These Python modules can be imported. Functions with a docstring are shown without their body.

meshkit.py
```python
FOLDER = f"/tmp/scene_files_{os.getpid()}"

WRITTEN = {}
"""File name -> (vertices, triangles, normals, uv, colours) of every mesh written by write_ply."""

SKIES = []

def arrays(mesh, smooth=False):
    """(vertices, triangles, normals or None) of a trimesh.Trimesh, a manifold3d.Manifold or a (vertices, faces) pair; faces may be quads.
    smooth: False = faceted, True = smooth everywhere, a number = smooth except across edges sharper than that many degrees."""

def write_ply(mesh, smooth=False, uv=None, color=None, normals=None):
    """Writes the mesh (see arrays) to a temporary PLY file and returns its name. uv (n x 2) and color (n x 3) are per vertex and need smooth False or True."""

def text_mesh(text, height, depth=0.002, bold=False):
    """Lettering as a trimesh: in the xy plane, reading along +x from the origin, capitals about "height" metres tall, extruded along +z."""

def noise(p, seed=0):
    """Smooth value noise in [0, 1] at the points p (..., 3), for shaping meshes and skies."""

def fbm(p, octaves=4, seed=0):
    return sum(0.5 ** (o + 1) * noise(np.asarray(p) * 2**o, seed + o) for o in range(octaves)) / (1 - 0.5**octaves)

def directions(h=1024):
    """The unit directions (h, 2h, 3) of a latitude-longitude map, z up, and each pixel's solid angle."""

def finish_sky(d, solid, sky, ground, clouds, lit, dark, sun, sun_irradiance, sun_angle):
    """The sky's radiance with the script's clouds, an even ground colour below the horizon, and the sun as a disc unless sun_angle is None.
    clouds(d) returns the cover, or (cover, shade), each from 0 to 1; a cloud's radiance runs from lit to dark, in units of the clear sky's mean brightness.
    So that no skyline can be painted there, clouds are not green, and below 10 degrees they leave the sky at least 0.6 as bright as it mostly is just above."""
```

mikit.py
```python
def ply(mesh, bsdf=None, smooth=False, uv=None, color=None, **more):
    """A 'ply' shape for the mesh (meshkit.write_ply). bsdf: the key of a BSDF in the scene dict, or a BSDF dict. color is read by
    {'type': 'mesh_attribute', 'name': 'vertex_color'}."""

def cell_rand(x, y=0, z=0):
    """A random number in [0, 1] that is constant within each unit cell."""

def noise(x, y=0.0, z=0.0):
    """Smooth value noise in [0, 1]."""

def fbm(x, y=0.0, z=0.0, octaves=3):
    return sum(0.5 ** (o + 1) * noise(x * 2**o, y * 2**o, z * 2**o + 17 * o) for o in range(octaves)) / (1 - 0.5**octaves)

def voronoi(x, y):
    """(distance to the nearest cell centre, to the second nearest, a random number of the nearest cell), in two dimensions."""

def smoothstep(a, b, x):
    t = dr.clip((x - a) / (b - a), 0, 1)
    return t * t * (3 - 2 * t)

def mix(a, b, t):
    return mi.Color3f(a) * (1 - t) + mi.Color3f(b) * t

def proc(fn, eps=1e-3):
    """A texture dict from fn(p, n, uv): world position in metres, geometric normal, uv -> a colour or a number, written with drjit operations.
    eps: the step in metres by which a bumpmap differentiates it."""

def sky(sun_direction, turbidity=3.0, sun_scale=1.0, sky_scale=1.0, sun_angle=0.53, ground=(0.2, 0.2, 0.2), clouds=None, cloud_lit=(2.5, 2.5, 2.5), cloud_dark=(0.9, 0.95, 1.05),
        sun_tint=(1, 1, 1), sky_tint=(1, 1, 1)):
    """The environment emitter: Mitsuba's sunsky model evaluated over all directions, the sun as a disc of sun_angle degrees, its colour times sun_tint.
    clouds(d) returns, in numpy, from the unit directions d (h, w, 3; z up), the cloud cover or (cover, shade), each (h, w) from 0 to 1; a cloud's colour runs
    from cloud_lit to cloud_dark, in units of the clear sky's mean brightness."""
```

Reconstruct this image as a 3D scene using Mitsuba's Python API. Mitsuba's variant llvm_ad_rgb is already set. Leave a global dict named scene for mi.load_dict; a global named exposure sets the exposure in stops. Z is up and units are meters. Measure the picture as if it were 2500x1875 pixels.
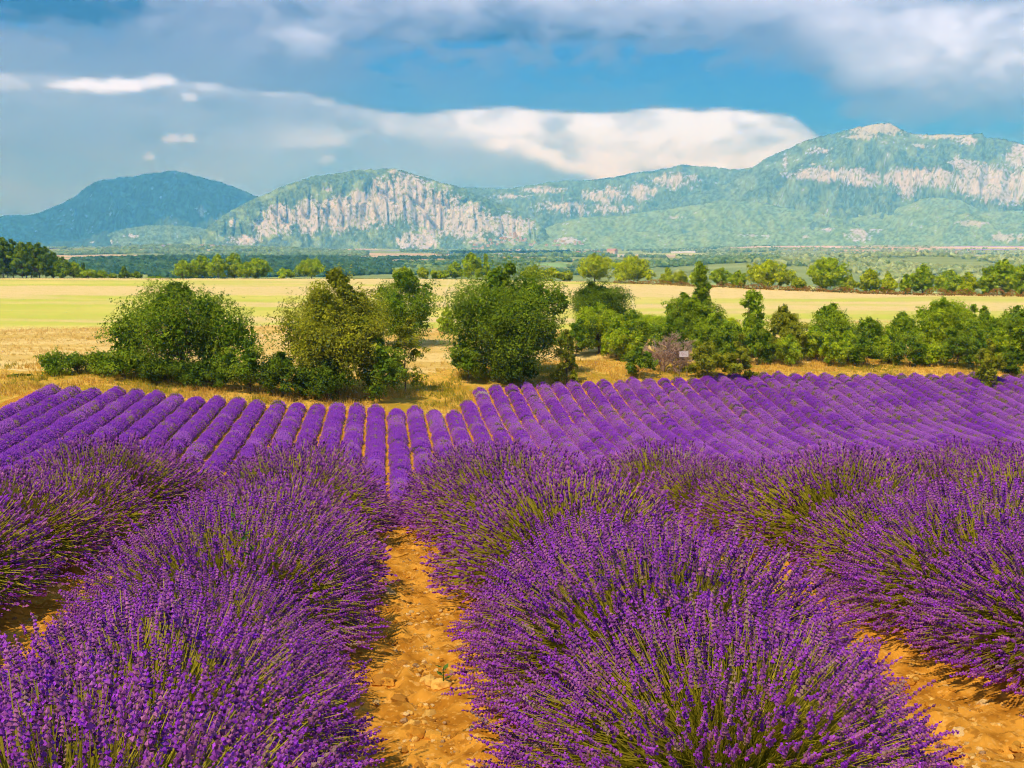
import math
import numpy as np, trimesh, drjit as dr, mitsuba as mi, mikit, meshkit
from meshkit import fbm as nfbm, noise as nnoise
from mikit import fbm, noise, voronoi, smoothstep, mix

T = mi.ScalarTransform4f
scene, labels = {}, {}

# ------------------------------------------------------------------ camera, sky, exposure
F, U0, V0 = 2680.6, 1250.0, 937.5          # the photograph is 2500 x 1875
PITCH, YAW, EYE = math.atan((V0 - 593.0) / F), math.atan((U0 - 936.0) / F), 1.67
cy, sy, cp, sp = math.cos(YAW), math.sin(YAW), math.cos(PITCH), math.sin(PITCH)
scene['camera'] = {'type': 'perspective', 'fov': 50.0, 'fov_axis': 'x', 'near_clip': 0.05, 'far_clip': 60000.0,
                   'to_world': T().look_at(origin=[0, 0, EYE], target=[sy * cp, cy * cp, EYE - sp], up=[0, 0, 1]),
                   'medium': {'type': 'ref', 'id': 'air'}}
exposure = 1.45
SUN = np.array([-0.40, -0.50, 0.92]); SUN = SUN / np.linalg.norm(SUN)


def sky_clouds(d):
    """Layered cloud: shade 0 = sunlit white, 1 = deep blue cloud base."""
    az = np.degrees(np.arctan2(d[..., 0], d[..., 1])) - math.degrees(YAW)     # from the view axis, to the right
    el = np.degrees(np.arcsin(np.clip(d[..., 2], -1, 1)))
    w = np.stack([az / 5.0, el / 1.6, az * 0], -1)
    warp = (nfbm(w * 1.1, 5, 3) - 0.5)
    n1 = nfbm(np.stack([az / 7.0 + warp * .7, el / 2.2 + warp, az * 0 + 5], -1), 5, 11)
    n2 = nfbm(np.stack([az / 2.4 + warp, el / 1.0 + warp * 1.6, az * 0 + 9], -1), 5, 21)
    fine = nfbm(np.stack([az / .8 + 1.5 * warp, el / .45 + 1.5 * warp, az * 0 + 2], -1), 4, 31)
    billow = 1 - np.abs(2 * nfbm(np.stack([az / 3.0 + 1.4 * warp, el / 1.1 + 1.8 * warp, az * 0 + 4], -1), 5, 41) - 1)
    def sm(a, b, x):
        t = np.clip((x - a) / (b - a), 0, 1); return t * t * (3 - 2 * t)
    def bump(x, c, r):
        return np.exp(-((x - c) / r) ** 2)
    # the dark base of the cloud deck hangs lower towards the right
    edge = np.interp(az, [-60, -24, -17, -12, -8.5, -6, -5, -3.4, 0, 4.5, 7.8, 11, 14, 15.5, 17, 60], [7.75, 7.75, 7.75, 7.3, 6.9, 6.5, 6.4, 6.55, 6.65, 6.4, 6.65, 6.55, 6.1, 5.0, 3.0, 2.6]) + 0.30 * warp + .35 * (n2 - .5) + .10 * (fine - .5)
    above = sm(-0.10, 0.16, el - edge)
    # the deck: deepest blue along its base, paler where it thins upwards
    deep = np.interp(az, [-60, -25, -14, -8, 0, 26, 60], [.74, .78, .84, .93, 1.0, .98, .9])
    rise = np.interp(az, [-60, -25, -8, 0, 14, 26, 60], [1.6, 1.8, 2.3, 2.3, 2.6, 3.2, 2.6])
    fadeup = sm(.75 * rise, 2.3 * rise, el - np.minimum(edge, 6.7) + 1.6 * (n1 - .5) + .7 * (n2 - .5))
    upper = np.interp(az, [-60, -25, -18, -8, 0, 10, 20, 26, 60], [.82, .88, .90, .88, .84, .66, .42, .34, .5]) + .36 * (n1 - .5) + .16 * (n2 - .5)
    deck = deep * (1 - fadeup) + upper * fadeup + .10 * (n1 - .5)
    top = sm(10.6, 12.6, el + 1.8 * (n1 - .5) + .6 * (n2 - .5))
    deck = deck * (1 - top) + top * (np.interp(az, [-60, -25, -10, 0, 12, 25, 60], [.52, .54, .52, .44, .36, .30, .4]) + .25 * (n1 - .5))
    puff = bump(az + 2 * warp, -10.2, 2.4) * bump(el, 10.3, 1.1)
    deck = deck - puff * .36 * sm(.25, .6, n2)
    right = sm(16, 22, az + 7 * (n2 - .5)) * sm(7.4, 8.8, el + 2.4 * (n2 - .5))
    deck = deck * (1 - right) + right * np.clip(.30 + .85 * (n2 - .5) + .3 * (fine - .5), .06, .8)
    ledge = bump(az + 3 * warp, 21.5, 3.2) * bump(el, 11.2 + .4 * (n2 - .5), .34)
    deck = deck + ledge * .35
    streak = bump(az + 4 * warp, -22.5, 4.5) * bump(el + .5 * (n2 - .5), 11.2, .55)
    deck = deck + streak * .30
    left = bump(az + 3 * warp, -24.5, 2.6) * bump(el + .6 * (n2 - .5), 8.9, .6)
    deck = deck - left * .34 * sm(.38, .6, n2)
    # under the deck: a grey-blue sheet on the left, a sunlit bank to the right of the middle
    low = np.interp(az, [-60, -26, -15, -6, 0, 60], [.78, .75, .77, .74, .72, .74]) + .22 * (n1 - .5) + .05 * (n2 - .5)
    low = low - .12 * sm(1.0, 0.0, edge - el) * sm(-4, -14, az)
    low = low + .10 * sm(4.2, 2.6, el) * bump(az, -2, 9)
    lower = np.interp(az, [-6, -2.5, 0, 2.5, 4.5, 7, 20], [5.6, 4.9, 4.3, 3.6, 3.1, 2.6, 1.5]) + .8 * (n2 - .5) + .3 * (fine - .5)
    bank = sm(-10.5, -2.0, az + 6 * (n2 - .5) + 3 * (fine - .5)) * sm(-.3, .55, el - lower) * (1 - .75 * sm(12.0, 15.5, az + 3 * (n2 - .5) + 2 * (fine - .5)))
    low = low * (1 - bank) + bank * np.clip(.05 + 1.2 * (n2 - .49) + .75 * (.78 - billow) + .5 * (fine - .5) + .22 * sm(2, -8, az), .0, .55)
    veil = bump(az + 2 * warp, -7.5, 5.0) * bump(el + .8 * (n2 - .5), 5.3 + .05 * (az + 8), .75)
    low = low - veil * .38 * sm(.33, .6, n2)
    deck = deck + (.78 - billow) * .30 * sm(0.8, 3.2, el - edge) + .10 * (fine - .5) * sm(.5, 2.5, el - edge)
    low = low + (.80 - billow) * .12 * (1 - bank)
    shade = low * (1 - above) + deck * above
    rag = .9 * (n2 - .5) + 1.1 * (fine - .5)
    for a, e, ra, re, s in ((-21.3, 7.30, 1.3, .26, .60), (-20.2, 7.42, 1.5, .30, .62), (-18.9, 7.58, 1.2, .26, .60), (-17.3, 7.80, .7, .20, .5), (-15.9, 7.05, .35, .16, .34), (-14.9, 7.6, .8, .2, .24), (-11.4, 7.3, 1.2, .14, .22), (-9.6, 7.05, .6, .14, .2),
                            (-24.6, 7.35, 1.6, .4, .22), (-16.9, 5.02, .5, .20, .40), (-16.1, 5.05, .35, .18, .42), (-17.9, 4.15, .30, .2, .42), (-9.3, 4.2, .5, .3, .2)):
        g = 1.0 - np.sqrt(((az - a + .5 * warp) / (ra * 1.25)) ** 2 + ((el - e) / (re * 1.25)) ** 2) + rag * .75
        shade = shade - s * sm(0.0, .55, g)
    out = sm(14, 18, el)
    shade = shade * (1 - out) + out * (.85 + .5 * (n1 - .5))
    return np.ones_like(az), np.clip(shade, 0, 1.0)


scene['sky'] = mikit.sky(SUN.tolist(), turbidity=3, clouds=sky_clouds, cloud_lit=(4.0, 4.5, 6.7), cloud_dark=(0.05, 0.5, 1.6), ground=(.3, .22, .12))

# ------------------------------------------------------------------ helpers
def ray(u, v):
    xc, yc = (np.asarray(u, float) - U0) / F, (V0 - np.asarray(v, float)) / F
    fw, up = cp + yc * sp, -sp + yc * cp
    return xc, fw, up                        # right, forward, up in the yawed frame


def ground_xy(u, depth, v=593.0):
    """The point on the map at this forward distance in the direction of pixel column u."""
    xc, fw, _ = ray(u, v)
    r = np.asarray(depth, float) * xc / fw
    return r * cy + depth * sy, -r * sy + depth * cy


def to_frame(x, y):
    return x * cy - y * sy, x * sy + y * cy   # right, forward


def height(v, depth, u=U0):
    _, fw, up = ray(u, v)
    return EYE + depth * up / fw


def pchip(x, xs, ys):
    from scipy.interpolate import PchipInterpolator
    return PchipInterpolator(xs, ys)(np.clip(x, xs[0], xs[-1]))


def sm(a, b, x):
    t = np.clip((x - a) / (b - a), 0, 1)
    return t * t * (3 - 2 * t)


PROF_Y = [-60, 0, 4, 8, 10, 12, 14, 20, 40, 55, 65, 72, 100, 112, 130, 190, 420, 900]
PROF_Z = [4.5, 0, -.344, -.72, -.99, -1.58, -2.3, -4.2, -9.9, -12.9, -14.0, -14.4, -14.1, -13.6, -12.8, -12.1, -11.9, -11.9]


def field_edge(x):
    return np.interp(x, [-60, -31, 6.5, 10.5, 22, 40, 75, 200], [102.5, 102.5, 102.3, 116, 120, 123.8, 121.5, 121.5])


def crest(u):
    return np.interp(u, [-600, 0, 1100, 1450, 1870, 2200, 2500, 3200], [430, 425, 415, 385, 325, 292, 285, 280])


def ground_z(x, y):
    x, y = np.asarray(x, float), np.asarray(y, float)
    z = pchip(y, PROF_Y, PROF_Z)
    b = np.interp(x, [-60, -30, -23, -8, 0, 10, 20, 35, 55, 120], [3.0, 2.4, 1.9, .35, 0, -1.0, -2.0, -3.0, -3.1, -2.6])
    wr = np.interp(y, [14, 60, 104, 124, 165], [0, 1, 1, .33, 0])
    wl = np.interp(y, [14, 60, 110, 190], [0, 1, 1, 0])
    z = z + b * np.where(x > 0, wr, wl)
    z = z - .022 * np.clip(x, 0, 14) * sm(3, 9, y) * (1 - sm(16, 40, y))
    r, d = to_frame(x, y)
    u = U0 + F * r / np.maximum(d, 1.0)
    over = np.maximum(d - crest(u), 0)
    z = z - np.minimum(.16 * over * sm(0, 60, over), 29.0)
    return z


def add(key, mesh, bsdf, smooth=False, color=None, **kw):
    n, k = key, 0
    while n in scene:
        k += 1; n = f'{key}_{k:03d}'
    scene[n] = mikit.ply(mesh, bsdf, smooth=smooth, color=color, **kw)
    return n


def tag(key, label=None, category=None, group=None, kind=None):
    labels[key] = {a: b for a, b in (('label', label), ('category', category), ('group', group), ('kind', kind)) if b}


ORD = ['first', 'second', 'third', 'fourth', 'fifth', 'sixth', 'seventh', 'eighth', 'ninth', 'tenth', 'eleventh', 'twelfth']
taken = {}
def numbered(name):
    k = taken.get(name, -1) + 1; taken[name] = k
    return name if k == 0 else f'{name}_{k:03d}'


class Soup:
    """Collects triangles with one colour per vertex."""
    def __init__(self): self.v, self.f, self.c, self.n = [], [], [], 0
    def put(self, v, f, c):
        v = np.asarray(v, float); self.v.append(v); self.f.append(np.asarray(f, int) + self.n)
        c = np.asarray(c, float); self.c.append(np.broadcast_to(c, v.shape) if c.ndim == 1 else c); self.n += len(v)
    def build(self, key, bsdf, smooth=False):
        return add(key, (np.vstack(self.v), np.vstack(self.f)), bsdf, smooth=smooth, color=np.clip(np.vstack(self.c), 0, 1))
    def shape(self, bsdf, smooth=False):
        return mikit.ply((np.vstack(self.v), np.vstack(self.f)), bsdf, smooth=smooth, color=np.clip(np.vstack(self.c), 0, 1))


def unit(a):
    return a / np.maximum(np.linalg.norm(a, axis=-1, keepdims=True), 1e-9)


def leaf_quads(c, n, size, rng, aspect=.62):
    """Rhombic leaf faces about the centres c with normals n."""
    k = len(c); size = np.broadcast_to(size, k)[:, None]
    a = unit(np.cross(n, rng.normal(size=(k, 3)))); b = np.cross(unit(n), a)
    v = np.stack([c + a * size * .5, c + b * size * .5 * aspect + n * size * .08, c - a * size * .5, c - b * size * .5 * aspect + n * size * .08], 1).reshape(-1, 3)
    i = np.arange(k)[:, None] * 4
    f = np.stack([i + [0, 1, 2], i + [0, 2, 3]], 1).reshape(-1, 3)
    return v, f


def tubes(p0, p1, r0, r1, sides=4):
    """Straight tapered tubes, all at once."""
    p0, p1 = np.asarray(p0, float), np.asarray(p1, float); k = len(p0)
    d = unit(p1 - p0); ref = np.where(np.abs(d[:, 2:]) < .9, [[0, 0, 1.0]], [[1.0, 0, 0]])
    a = unit(np.cross(d, ref)); b = np.cross(d, a)
    ang = np.arange(sides) * 2 * np.pi / sides
    ring = np.cos(ang)[None, :, None] * a[:, None] + np.sin(ang)[None, :, None] * b[:, None]
    r0, r1 = (np.broadcast_to(x, k)[:, None, None] for x in (r0, r1))
    v = np.concatenate([p0[:, None] + ring * r0, p1[:, None] + ring * r1], 1).reshape(-1, 3)
    j = np.arange(sides); jn = (j + 1) % sides
    f = np.vstack([np.stack([j, jn, jn + sides], 1), np.stack([j, jn + sides, j + sides], 1)])
    f = (np.arange(k)[:, None, None] * 2 * sides + f[None]).reshape(-1, 3)
    return v, f


def path_tube(pts, radii, sides=6):
    pts = np.asarray(pts, float)
    return tubes(pts[:-1], pts[1:], np.asarray(radii[:-1], float), np.asarray(radii[1:], float), sides)


def grid_faces(nr, nc, keep=None):
    i, j = np.meshgrid(np.arange(nr - 1), np.arange(nc - 1), indexing='ij')
    a = (i * nc + j)
    q = np.stack([a, a + 1, a + nc + 1, a + nc], -1)
    if keep is not None: q = q[keep]
    q = q.reshape(-1, 4)
    return np.vstack([q[:, [0, 1, 2]], q[:, [0, 2, 3]]])


def compact(v, f):
    used, inv = np.unique(f, return_inverse=True)
    return v[used], inv.reshape(f.shape)


# ------------------------------------------------------------------ materials
VC = {'type': 'mesh_attribute', 'name': 'vertex_color'}
scene['leaf_bsdf'] = {'type': 'principledthin', 'base_color': VC, 'roughness': .6, 'spec_trans': 0.0, 'diff_trans': .5, 'eta': 1.3}
scene['flower_bsdf'] = {'type': 'twosided', 'bsdf': {'type': 'principled', 'base_color': VC, 'roughness': .75, 'specular': .2, 'sheen': .3}}
scene['dull_bsdf'] = {'type': 'twosided', 'bsdf': {'type': 'diffuse', 'reflectance': VC}}


def two(fn):
    return {'type': 'twosided', 'bsdf': {'type': 'diffuse', 'reflectance': mikit.proc(fn)}}


def soil_col(p, n, uv):
    a = fbm(p.x * 9, p.y * 9, p.z * 3, 4); b = fbm(p.x * 60, p.y * 60, 3, 2)
    c = mix((.45, .19, .018), (.72, .355, .045), smoothstep(.3, .68, a))
    c = mix(c, mi.Color3f(.30, .12, .015), smoothstep(.58, .72, fbm(p.x * 26, p.y * 26, 8, 3)) * .6)
    return mix(c, mi.Color3f(.74, .43, .10), smoothstep(.60, .8, b) * .7)


def verge_col(p, n, uv):
    a = fbm(p.x * .35, p.y * .35, 1, 4); b = fbm(p.x * 3, p.y * 3, 4, 3)
    c = mix((.46, .29, .03), (.74, .47, .085), smoothstep(.3, .65, a))
    return mix(c, mi.Color3f(.36, .33, .03), smoothstep(.5, .72, b) * .6)


def meadow_col(p, n, uv):
    a = fbm(p.x * .05, p.y * .22, 1, 5); b = fbm(p.x * .8, p.y * 2.2, 4, 3)
    c = mix((.70, .50, .13), (.82, .63, .23), smoothstep(.35, .65, a))
    return mix(c, mi.Color3f(.60, .41, .09), smoothstep(.5, .7, b) * .5)


def crop_col(p, n, uv):
    s = p.y + 34 * (fbm(p.x * .011, p.y * .011, 5, 3) - .5) + .16 * p.x
    band = fbm(p.x * .007, s * .032, 2, 4)
    c = mix((.57, .62, .10), (.79, .69, .19), smoothstep(.34, .66, band + .35 * (fbm(p.x * .03, p.y * .05, 9, 4) - .5)))
    c = mix(c, mi.Color3f(.82, .64, .30), smoothstep(.38, .64, fbm(p.x * .009 - 3, s * .04 + 5, 3, 4)) * .85)
    fine = fbm(p.x * .5, p.y * 1.6, 6, 3)
    c = mix(c, mi.Color3f(.66, .58, .13), smoothstep(.45, .75, fine) * .5)
    for (x0, y0, x1, y1) in TRACKS:                                  # wheel tracks driven through the crop
        L = math.hypot(x1 - x0, y1 - y0); tx, ty = (x1 - x0) / L, (y1 - y0) / L
        wob = 1.2 * (noise(p.y * .02, 3, x0) - .5)
        q = dr.abs((p.x - x0) * ty - (p.y - y0) * tx + wob)
        along = (p.x - x0) * tx + (p.y - y0) * ty
        c = mix(c, mi.Color3f(.80, .68, .36), (1 - smoothstep(.18, .42, q)) * dr.select((along > 0) & (along < L), .4, 0.0))
    return c


def _track(ua, va_d, ub, vb_d):
    (x0, y0), (x1, y1) = ground_xy(ua, va_d), ground_xy(ub, vb_d)
    return float(x0), float(y0), float(x1), float(y1)


TRACKS = [_track(1078, 240, 1096, 415), _track(1092, 230, 1111, 415), _track(1553, 210, 1530, 370)]


def hillside_col(p, n, uv):
    a = fbm(p.x * .03, p.y * .03, 1, 4)
    return mix((.10, .13, .025), (.30, .27, .07), smoothstep(.35, .65, a))


FIELDS = [(1505, 1735, 3450, 3750, (.52, .40, .26)), (1490, 1740, 3760, 4050, (.72, .58, .30)), (1560, 1720, 4060, 4500, (.50, .56, .20)), (1780, 2060, 5600, 6400, (.74, .54, .36)), (2060, 2180, 6000, 6500, (.62, .60, .30)),
          (2265, 2620, 5400, 5900, (.76, .58, .34)), (2290, 2620, 5920, 6200, (.46, .34, .52)), (2330, 2560, 5000, 5200, (.42, .30, .50)), (945, 1045, 2250, 2500, (.60, .50, .30)), (1310, 1400, 2050, 2400, (.28, .46, .16)), (1385, 1440, 2650, 2800, (.70, .58, .34)), (300, 520, 4450, 4560, (.74, .60, .38)), (700, 830, 5600, 5800, (.74, .60, .38))]


def plain_col(p, n, uv):
    r = p.x * cy - p.y * sy; d = p.x * sy + p.y * cy
    wx, wy = r / 420.0 + .6 * fbm(r / 900, d / 900, 3, 2), d / 900.0 + .3 * fbm(r / 700, d / 700, 7, 2)
    _, _, w = voronoi(wx, wy)
    wood = mix((.18, .28, .08), (.40, .46, .15), fbm(r / 60, d / 60, 2, 4))
    c = mix(wood, mi.Color3f(.62, .47, .24), dr.select(w > .74, 1.0, 0.0))
    c = mix(c, mi.Color3f(.38, .46, .13), dr.select((w > .60) & (w < .70), 1.0, 0.0))
    c = mix(c, mi.Color3f(.36, .25, .42), dr.select((w > .70) & (w < .74), 1.0, 0.0))
    c = mix(c, wood, smoothstep(.5, .6, fbm(r / 330, d / 330, 12, 4)))
    for (ua, ub, da, db, col) in FIELDS:                             # ploughed, mown and lavender fields
        a, b = (ua - U0) / F * (da + db) / 2, (ub - U0) / F * (da + db) / 2
        e1 = 60 * (noise(d / 260, 5, ua) - .5); e2 = (db - da) * .25 * (noise(r / 220, 8, ub) - .5)
        c = mix(c, mi.Color3f(*col) * (.85 + .3 * noise(r / 15, d / 130, 4)), dr.select((r > a + e1) & (r < b + e1) & (d > da + e2) & (d < db + e2), 1.0, 0.0))
    return c


for k_, f_ in (('soil_bsdf', soil_col), ('verge_bsdf', verge_col), ('meadow_bsdf', meadow_col), ('crop_bsdf', crop_col), ('hillside_bsdf', hillside_col), ('plain_bsdf', plain_col)):
    scene[k_] = two(f_)
scene['white_bsdf'] = {'type': 'twosided', 'bsdf': {'type': 'roughplastic', 'diffuse_reflectance': {'type': 'rgb', 'value': [.78, .74, .70]}, 'alpha': .3}}

# ------------------------------------------------------------------ the ground
NX0, NX1, NY0, NY1 = -9.0, 12.0, 1.0, 14.0
xs = np.unique(np.round(np.concatenate([np.arange(-420, -100, 8), np.arange(-100, 100, 1.0), np.arange(100, 520, 8)]), 3))
ys = np.unique(np.round(np.concatenate([np.arange(-60, 1, 4), [1.0], np.arange(2, 60, 1.0), np.arange(60, 150, .75), np.arange(150, 480, 3), np.arange(480, 900, 12)]), 3))
XX, YY = np.meshgrid(xs, ys)
ZZ = ground_z(XX, YY)
hump = (nfbm(np.stack([XX / 3.0, YY / 3.0, XX * 0], -1), 3, 7) - .5) * .35 * ((YY > field_edge(XX) + 1) | (XX < -31.5))
V = np.stack([XX, YY, ZZ + hump], -1).reshape(-1, 3)
cx, cyy = (XX[1:, 1:] + XX[:-1, :-1]) / 2, (YY[1:, 1:] + YY[:-1, :-1]) / 2
cr, cd = to_frame(cx, cyy)
cu = U0 + F * cr / np.maximum(cd, 1)
hole = (cx > NX0) & (cx < NX1) & (cyy > NY0) & (cyy < NY1)
soil_m = (cyy < field_edge(cx) + .5) & (cx > -31.6) & ~hole
edge_n = 20 * (nfbm(np.stack([cx / 14, cyy / 9, cx * 0], -1), 4, 5) - .5)
past = cd > crest(cu) + 2
verge_end = np.interp(cu, [-400, 0, 700, 1200, 1500, 2600], [118, 118, 120, 131, 136, 142])
crop_start = np.interp(cu, [-400, 0, 700, 1300, 1500, 2600], [176, 176, 190, 178, 160, 150])
verge_m = ~soil_m & ~hole & (cyy < verge_end + edge_n)
meadow_m = ~soil_m & ~verge_m & ~hole & (cyy < crop_start + edge_n) & ~past
crop_m = ~soil_m & ~verge_m & ~meadow_m & ~hole & ~past
hill_m = past & ~verge_m & ~soil_m & ~hole
for name, m, b in (('field_soil', soil_m, 'soil_bsdf'), ('grass_verge', verge_m, 'verge_bsdf'), ('meadow_ground', meadow_m, 'meadow_bsdf'), ('crop_field', crop_m, 'crop_bsdf'), ('hillside', hill_m, 'hillside_bsdf')):
    k = add(name, compact(V, grid_faces(len(ys), len(xs), m)), b, smooth=True)
    tag(k, kind='structure')

# the stony soil between the near rows, clod by clod
nx = np.arange(NX0, NX1 + .01, .04); ny = np.concatenate([np.arange(NY0, 7, .04), np.arange(7, NY1 + .01, .0625)])
AX, AY = np.meshgrid(nx, ny)
ROW0, PITCH_ROW = 1.0, 1.8
NEAR0, NEAR_PITCH = 1.16, 2.0
def path_profile(x):
    q = np.abs(((x - NEAR0) / NEAR_PITCH + .5) % 1 - .5) * NEAR_PITCH       # distance from the row's middle
    return .07 * (1 - sm(.15, .75, q))
rim = np.minimum(np.minimum(AX - NX0, NX1 - AX), np.minimum(AY - NY0, NY1 - AY))
clod = (nfbm(np.stack([AX * 7, AY * 7, AX * 0], -1), 4, 2) - .5) * .085 + (nnoise(np.stack([AX * 13, AY * 13, AX * 0], -1), 5) ** 3) * .05 + (nnoise(np.stack([AX * 24, AY * 24, AX * 0], -1), 6) - .5) * .022
def near_z(x, y): return ground_z(x, y) + path_profile(x)
NZ = ground_z(AX, AY) + (path_profile(AX) + clod) * np.clip(rim / .4, 0, 1)
k = add('path_soil', (np.stack([AX, AY, NZ], -1).reshape(-1, 3), grid_faces(len(ny), len(nx))), 'soil_bsdf', smooth=True)
tag(k, kind='structure')

# ------------------------------------------------------------------ the plain below the plateau
rr = np.concatenate([np.geomspace(430, 14000, 150)])
aa = np.radians(np.linspace(-44, 44, 220))
RR, AA = np.meshgrid(rr, aa, indexing='ij')
pd, pr = RR * np.cos(AA), RR * np.sin(AA)
pu = U0 + F * pr / pd


def plain_z(r, d):
    u = U0 + F * r / d
    z = -41.0 + 7 * (nfbm(np.stack([r / 500, d / 700, r * 0], -1), 4, 3) - .5)
    z = z - sm(600, 400, d) * 4
    # the lit wooded hill on the left, the valley sides to the right
    z = z + 29 * np.exp(-((u - 420) / 330) ** 2) * np.exp(-((d - 5200) / 900) ** 2)
    z = z + 10 * np.exp(-((u - 500) / 420) ** 2) * np.exp(-((d - 2100) / 350) ** 2)
    z = z + 14 * np.exp(-((u - 2250) / 330) ** 2) * np.exp(-((d - 2500) / 500) ** 2) + 9 * np.exp(-((u - 1850) / 160) ** 2) * np.exp(-((d - 1900) / 300) ** 2)
    z = z + 24 * sm(3800, 6300, d) * sm(1560, 1900, u)
    z = z - 16 * np.exp(-((u - 2050) / 300) ** 2) * np.exp(-((d - 1150) / 300) ** 2)
    return z


PZ = plain_z(pr, pd)
PV = np.stack([pr * cy + pd * sy, -pr * sy + pd * cy, PZ], -1).reshape(-1, 3)
k = add('plain', (PV, grid_faces(len(rr), len(aa))[:, ::-1]), 'plain_bsdf', smooth=True)
tag(k, kind='structure')

# ------------------------------------------------------------------ mountains
ROCK, ROCK2, TAN = np.array([.62, .60, .56]), np.array([.50, .49, .46]), np.array([.54, .54, .36])
WOOD, WOOD2, TURF = np.array([.08, .15, .045]), np.array([.16, .27, .08]), np.array([.30, .44, .13])
PALE = (np.array([.14, .27, .08]), np.array([.27, .41, .13]))


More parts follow.
